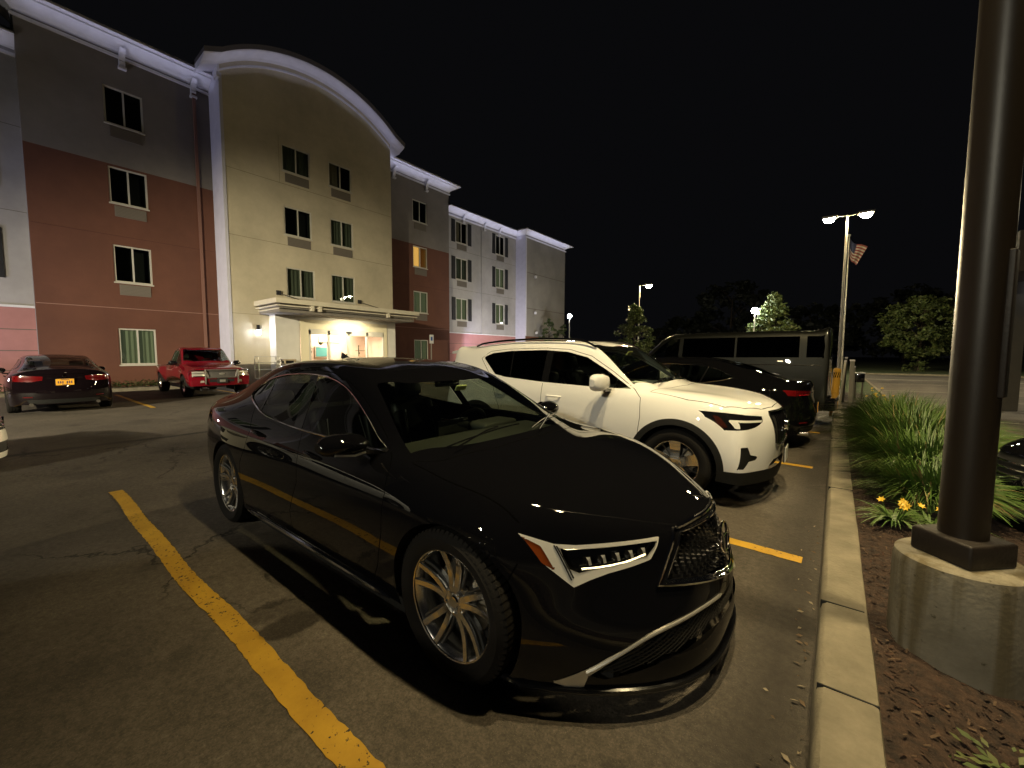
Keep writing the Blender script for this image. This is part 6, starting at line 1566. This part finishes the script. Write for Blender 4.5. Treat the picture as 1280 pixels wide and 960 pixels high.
# trees: tapered trunk, limbs, leaf clumps through the crown volume
M_bark = mat('bark', (.05,.038,.028), .9, bump=.5, bscale=25)
def leafmat(name, c): return mat_noise2(name, tuple(x*.65 for x in c), tuple(x*1.35 for x in c), 1.3, .65, .1, 20, 4)
M_leaf = leafmat('leaf_green', (.075,.105,.028)); M_leafd = leafmat('leaf_dark', (.045,.065,.020)); M_leafb = leafmat('leaf_olive', (.10,.115,.032)); M_leafn = leafmat('leaf_night', (.012,.015,.010))
def tree(x, y, h, rad, label, shape='cone', n=5200, trunk=.9, leaf=.085, mats=None, seed=1, group='trees beyond the parked cars', ls=1., cz=None):
    rnd = random.Random(seed); root = empty('tree', (x,y,0), rnd.uniform(0,6), label, 'tree', group)
    t = MB(); top = h*.86; pts = [(0,0,-.1),(.02*h*rnd.uniform(-1,1)*.3,0,trunk),(.01*h,.01*h,h*.5),(0,0,top)]
    t.tube(pts, [h*.022,h*.018,h*.012,h*.004], 10)
    clumps = []
    def prof(u):
        if shape == 'cone': return max(.04,(1-u)**.72)*(1 if u>.12 else .6+u*3.3)
        if shape == 'round': return math.sqrt(max(.02,1-(2*u-1)**2))**.8
        return (math.sin(math.pi*min(1,u*.93+.07)))**.6
    nc = int(n/48)
    for i in range(nc):
        u = rnd.random()**(1.15 if shape=='cone' else .95); z = trunk+(h-trunk)*u; rr = rad*prof(u); a = rnd.uniform(0,2*math.pi); q = rnd.uniform(.40,1.0)**.6*(1.18 if rnd.random()<.14 else 1.)
        wob = 1+.20*math.sin(a*3+seed)+.16*math.sin(a*5+z*1.7+seed*2)
        c = Vector((rr*q*wob*math.cos(a), rr*q*wob*math.sin(a), z+rnd.uniform(-.1,.1))); clumps.append((c, rnd.uniform(.10,.32)*rad*.75))
        if i % 6 == 0: t.tube([(0,0,max(trunk*.8,z-rr*.6)), c*.5+Vector((0,0,(z-rr*.25)*.5)), c], [h*.006,h*.004,.006], 5)
    t.build('trunk', M_bark, root)
    L = MB()
    for c, r in clumps:
        for k in range(48):
            v = Vector((rnd.gauss(0,1),rnd.gauss(0,1),rnd.gauss(0,1))).normalized()*r*rnd.random()**.45; v.z *= .75; p = c+v
            s = leaf*rnd.uniform(.6,1.4)*ls; d = Vector((rnd.gauss(0,1),rnd.gauss(0,1),rnd.gauss(0,.6)-.25)).normalized(); e = d.orthogonal().normalized(); e = (e*math.cos(k)+d.cross(e)*math.sin(k))*s*.42
            L.add([p-d*s*.6, p+e, p+d*s, p-e], [(0,1,2,3)], rnd.choice((0,0,1,2)))
    L.build('crown', mats or [M_leaf, M_leafd, M_leafb], root)
    return root
tree(-10.9,27.3,4.85,1.50,'pointed conical tree under the single lamp left of the van','cone',9000,.5,.10,seed=3)
tree(-5.0,47.6,7.2,2.7,'loose leafy tree rising behind the black van with a cool lamp at its left','cone',9000,1.2,.17,seed=8)
tree(5.75,50.5,6.5,2.5,'broad round tree on the grass strip left of the brown lamp pole','round',12000,1.3,.16,seed=5)
tree(5.4,49.6,.9,.8,'low shrub at the foot of the broad round tree','round',1500,.05,.10,seed=15,group='shrubs')
tree(-20.3,30.9,4.6,.75,'slim dark shrub at the end of the hotel, nearest the wall','col',3000,.3,.10,[M_leafd,M_leafd,M_leaf],seed=6,group='dark shrubs by the end wall')
tree(-19.6,32.2,4.2,.95,'slim dark shrub at the end of the hotel, under the cool globe lamp','col',3000,.3,.10,[M_leafd,M_leafd,M_leaf],seed=9,group='dark shrubs by the end wall')
rnd = random.Random(21)
for i,(x,y,h,r) in enumerate(((-16,88,15,7.5),(-4,92,10,8),(9,96,12,8),(22,92,14,9),(36,88,16,10),(50,80,17,10),(-26,95,9,8),(66,72,16,10),(78,58,14,9))):
    tree(x,y,h,r,'dark silhouetted woodland tree at the back of the night scene','round',3800,1.5,.62,[M_leafn]*3,seed=30+i,group='woodland trees in the dark',ls=1.)

# ornamental grass clumps and day lilies in the bed
M_blade = [mat_noise2('grass_blade', (.044,.092,.013), (.085,.150,.026), 3., .5, .0, 5), mat_noise2('grass_blade_pale', (.07,.12,.03), (.12,.17,.05), 3., .5, .0, 5)]
def clump(x, y, r, h, n, label, seed, z0=.1, spread=1.0, group='ornamental grass clumps'):
    rnd = random.Random(seed); m = MB()
    for i in range(n):
        a = rnd.uniform(0,6.283); q = rnd.random()**.6*r*.55; bx0 = q*math.cos(a); by0 = q*math.sin(a); b = a+rnd.gauss(0,.5)
        L = h*rnd.uniform(.65,1.55); out = spread*rnd.uniform(.2,1.15)*L*.8; w = rnd.uniform(.0045,.0085); P = []
        for k in range(7):
            t = k/6; d = out*t**1.6; z = z0+L*(t-.62*t*t*(out/L+.35)); P.append(Vector((bx0+d*math.cos(b), by0+d*math.sin(b), max(z,z0*.6+.01))))
        tw = Vector((-math.sin(b),math.cos(b),0)); V = []
        for k, p in enumerate(P):
            ww = w*(1-(k/6)**2.2)+.0006; V += [tuple(p-tw*ww), tuple(p+tw*ww+Vector((0,0,ww*.6)))]
        m.add(V, [(2*k,2*k+1,2*k+3,2*k+2) for k in range(6)], (2 if rnd.random()<.2 else 1) if rnd.random()<.28 else 0, True)
    o = m.build('ornamental_grass', M_blade+[mat('dead_blade',(.22,.16,.07),.8)]); o.location = (x,y,0); tag(o, label, 'ornamental grass', group); return o
clump(.70,4.95,.44,.46,2600,'low ornamental grass clump nearest the lamp pole, spilling over the kerb',1,.13)
clump(.76,5.75,.55,.62,3800,'second ornamental grass clump, just past the low one by the lamp pole',5,.13)
clump(.80,6.75,.62,.74,4200,'big mound of ornamental grass in the middle of the bed',2,.12)
clump(.82,7.9,.62,.78,3600,'ornamental grass clump behind the big middle mound',3,.12)
clump(.74,9.3,.55,.74,2600,'farthest ornamental grass clump, below the yellow lilies by the posts',4,.12)
def lily(x, y, n, label, seed, h=.38, flowers=5, z0=.12):
    rnd = random.Random(seed); root = empty('day_lily', (x,y,0), 0, label, 'flowering plant', 'yellow day lilies')
    m = MB()
    for i in range(n):
        a = rnd.uniform(0,6.283); L = rnd.uniform(.24,.46); out = L*rnd.uniform(.5,.95); w = rnd.uniform(.006,.011); V = []
        for k in range(8):
            t = k/7; d = out*t**1.3; z = z0+L*.85*(t-.78*t*t); p = Vector((d*math.cos(a), d*math.sin(a), max(z,z0*.7))); tw = Vector((-math.sin(a),math.cos(a),0))*(w*(1-t**2)+.001)
            V += [tuple(p-tw), tuple(p+tw)]
        m.add(V, [(2*k,2*k+1,2*k+3,2*k+2) for k in range(7)], rnd.choice((0,1)), True)
    m.build('leaves', M_blade, root)
    for i in range(flowers):
        f = MB(); a = rnd.uniform(0,6.283); d = rnd.uniform(.04,.20); c = Vector((d*math.cos(a), d*math.sin(a), z0+h*rnd.uniform(.75,1.1)))
        f.tube([(0,0,z0), c*.6+Vector((0,0,h*.25)), c], .003, 5, 1)
        ax = Vector((rnd.gauss(0,.5)-.3,rnd.gauss(0,.5)-.5,.7)).normalized(); u = ax.orthogonal().normalized(); v = ax.cross(u)
        for k in range(6):
            b = 2*math.pi*k/6; r1 = u*math.cos(b)+v*math.sin(b); s1 = u*-math.sin(b)+v*math.cos(b); R_ = .026
            f.add([c, c+r1*R_*.5+ax*R_*.55+s1*R_*.28, c+r1*R_*1.15+ax*R_*.62, c+r1*R_*.5+ax*R_*.55-s1*R_*.28], [(0,1,2,3)], 0, True)
        f.build('flower', [M_petal, M_blade[0]], root)
    return root
M_petal = mat('yellow_petal', (.75,.48,.05), .5)
lily(.40,4.15,70,'day lily with yellow flowers just left of the brown lamp pole',1,.20,6,.14)
lily(.60,4.25,55,'day lily with yellow flowers half behind the brown lamp pole',2,.20,4,.13)
lily(.62,11.2,40,'tall yellow day lilies between the grass and the black box',3,.62,9,.12); lily(.85,10.4,40,'yellow day lilies at the right behind the grass',4,.55,8,.1)
def weed(x, y, label, seed, n=60):
    rnd = random.Random(seed); m = MB()
    for i in range(n):
        a = rnd.uniform(0,6.28); L = rnd.uniform(.03,.13); z = .03+rnd.random()*.09; c = Vector((L*math.cos(a),L*math.sin(a),z)); s = rnd.uniform(.012,.028); d = Vector((math.cos(a),math.sin(a),rnd.uniform(-.3,.5))).normalized(); t = Vector((-math.sin(a),math.cos(a),0))*s*.5
        m.add([c-d*s, c+t, c+d*s, c-t], [(0,1,2,3)], rnd.choice((0,1)), True)
    o = m.build('weed', [M_leaf, M_leafb]); o.location = (x,y,.0); tag(o, label, 'weed', 'small weeds'); return o
weed(.50,1.95,'low leafy weed at the foot of the concrete drum, near side',1,90); weed(.62,1.85,'low leafy weed at the right bottom corner by the drum',2,120); weed(.26,2.62,'small broad leaf weed between the kerb and the concrete drum',3,14)
lb = empty('litter_bin', (-19.7,8.30,0), 0, 'square tan litter bin with a dark opening left of the entrance doors', 'bin')
b = MB(); b.box((0,0,.50),(.50,.50,1.0),0,None,.03); b.box((0,0,1.16),(.54,.54,.08),0,None,.02)
for sx in (-.22,.22):
    for sy in (-.22,.22): b.box((sx,sy,1.06),(.06,.06,.14),0)
b.build('body', mat('bin_tan',(.40,.33,.22),.7), lb); b = MB(); b.box((0,0,1.06),(.36,.36,.12),0); b.build('liner', M_black, lb)
# benches and cart by the entrance
bn = empty('luggage_rack', (-19.6,6.9,0), 0, 'metal rack and chair beside the red pickup, under the bright wall sconce', 'rack')
b = MB()
for dy in (0,.85):
    b.tube([(0,dy,0),(0,dy,1.30),(.45,dy,1.30),(.45,dy,0)], .018, 6)
for z in (.35,.75,1.05,1.3): b.bx(0,.45,-.01,.86,z,z+.02)
b.build('frame', M_pole, bn)
# ---------------------------------------------------------------- light
WARM = (1.,.79,.42); NEUT = (.90,.92,1.)
def light(kind, name, loc, power, col, to=None, size=.3, spot=None, blend=.4):
    l = bpy.data.lights.new(name, kind); l.energy = power; l.color = col
    if kind == 'AREA': l.size = size
    else: l.shadow_soft_size = size
    if kind == 'SPOT': l.spot_size = R(spot); l.spot_blend = blend
    o = bpy.data.objects.new(name, l); COL.objects.link(o); o.location = loc
    if to is not None: o.rotation_euler = (Vector(to)-Vector(loc)).to_track_quat('-Z','Y').to_euler()
    return o
# heads of the near brown pole
for x in (-.3, 1.24): light('SPOT','lamp_light',(x,2.6,8.40),1950,WARM,(x+.1,6.0,0),.09,104,1.)
# lot lamp behind the photographer
for y in (-15.2,-16.8): light('SPOT','lamp_light',(-2.6,y,8.15),2800,(1.,.94,.74),(-1.0,6,0),.14,72,.6)
# far twin lamp
for x in (-.55,.75): light('SPOT','lamp_light',(x,24,7.6),2600,WARM,(x,24,0),.10,176,.5)
light('SPOT','lamp_light',(-11.4,30.0,6.45),19000,WARM,(-7.5,8,0),.12,64,.7)
light('SPOT','lamp_light',(-2.6,-16,6.9),76000,(1.,.88,.62),(-21,9.3,-.3),.12,42,1.)  # extra strong spot added at the rear lot lamp for the hotel facade
light('POINT','lamp_light',(-23.6,40.9,5.8),260,(1,.97,.95),None,.2); light('POINT','lamp_light',(-6.5,46.4,5.9),500,(1,.97,.95),None,.25)
# unseen lamps added to light the trees and the far lot
light('SPOT','lamp_light',(12,30,9),3800,(1,.86,.58),(12,30,0),.2,170,.6)
light('SPOT','lamp_light',(-6,33,9),6000,(1,.86,.50),(-6,42,0),.2,150,.6)
# added cool area strips standing in for bracket lamps, shining up into the coves
CL = (.64,.66,1.)
def strip(x, y0, y1, z, p, tilt=12, slope=0., col=CL):
    l = bpy.data.lights.new('cornice_light','AREA'); l.shape = 'RECTANGLE'; l.size = math.hypot(y1-y0, slope); l.size_y = .06; l.energy = p*(y1-y0); l.color = col; l.spread = R(150)
    o = bpy.data.objects.new('cornice_light', l); COL.objects.link(o); o.location = (x,(y0+y1)/2,z)
    d = Vector((-math.sin(R(tilt)),0,math.cos(R(tilt)))); yv = Vector((0,y1-y0,slope)).normalized(); zz = -d; zz = (zz-yv*zz.dot(yv)).normalized(); xx = yv; yy = zz.cross(xx)
    o.matrix_world = Matrix(((xx.x,yy.x,zz.x,o.location.x),(xx.y,yy.y,zz.y,o.location.y),(xx.z,yy.z,zz.z,o.location.z),(0,0,0,1)))
strip(-21.55,.95,6.3,12.7,1.0); strip(-21.55,15.0,20.6,12.7,1.6); strip(-22.05,20.8,28.9,11.45,1.7); strip(-20.95,29.1,35.4,11.45,1.9); strip(-22.05,-7.,.8,11.45,.9)
for a_, b_ in ((6.45,8.0),(8.0,10.6),(10.6,13.2),(13.2,14.85)):
    tp_ = lambda y: 14.75-(6.73-math.sqrt(6.73**2-min(abs(y-10.65),4.3)**2))
    strip(-20.3,a_,b_,(tp_(a_)+tp_(b_))/2-.30,.9,12,tp_(b_)-tp_(a_))
# low floodlights raking the pale returns and the foot of the wings
for x, y, tx, ty, tz, p, ang in ((-20.4,-6.0,-21.5,6.4,7,1500,60),(-21.3,20.9,-22.0,29.0,7.0,1000,60)):
    light('SPOT','flood_light',(x,y,.35),p,CL,(tx,ty,tz),.12,ang,.5)
light('POINT','flood_light',(-20.6,-2.6,1.0),90,(1.,.86,.90),None,.15)
light('POINT','flood_light',(-20.2,24.0,1.0),150,(1.,.88,.93),None,.15)
light('SPOT','flood_light',(-15.5,-7.0,.4),700,(1.,.96,.92),(-22.5,-5.5,6.0),.15,105,.8)
light('SPOT','flood_light',(-15.5,25.5,.4),1500,(1.,.97,.92),(-22.5,26.5,6.5),.15,110,.8)
# entrance
light('AREA','canopy_fill',(-19.55,11.6,3.22),210,(1.,.86,.58),(-20.1,11.6,0),1.6)  # unseen area lamp added under the canopy to brighten the doors
light('AREA','lobby_light',(-21.3,11.6,2.7),230,(1.,.84,.68),(-21.3,11.6,0),1.6)
light('POINT','sconce_light',(-20.66,7.51,2.42),55,(.80,.84,1.),None,.05)
w = bpy.data.worlds.new('World'); scene.world = w; w.use_nodes = True; nt = w.node_tree; bg = nt.nodes['Background']
sky = nt.nodes.new('ShaderNodeTexSky'); sky.sky_type = 'NISHITA'; sky.sun_disc = False; sky.sun_elevation = R(-4); sky.sun_rotation = R(120)
mx = nt.nodes.new('ShaderNodeMix'); mx.data_type = 'RGBA'; mx.inputs[0].default_value = .97; mx.inputs[7].default_value = (.55,.56,.66,1)
nt.links.new(sky.outputs[0], mx.inputs[6]); nt.links.new(mx.outputs[2], bg.inputs[0]); bg.inputs[1].default_value = .005
scene.view_settings.view_transform = 'Standard'; scene.view_settings.look = 'None'; scene.view_settings.exposure = 0; scene.view_settings.gamma = 1
scene.render.engine = 'CYCLES'
scene.render.resolution_x = 1024; scene.render.resolution_y = 768
scene.cycles.max_bounces = 8; scene.cycles.transparent_max_bounces = 16; scene.cycles.sample_clamp_indirect = 4.
scene.cycles.use_light_tree = True
scene.cycles.caustics_reflective = False; scene.cycles.caustics_refractive = False
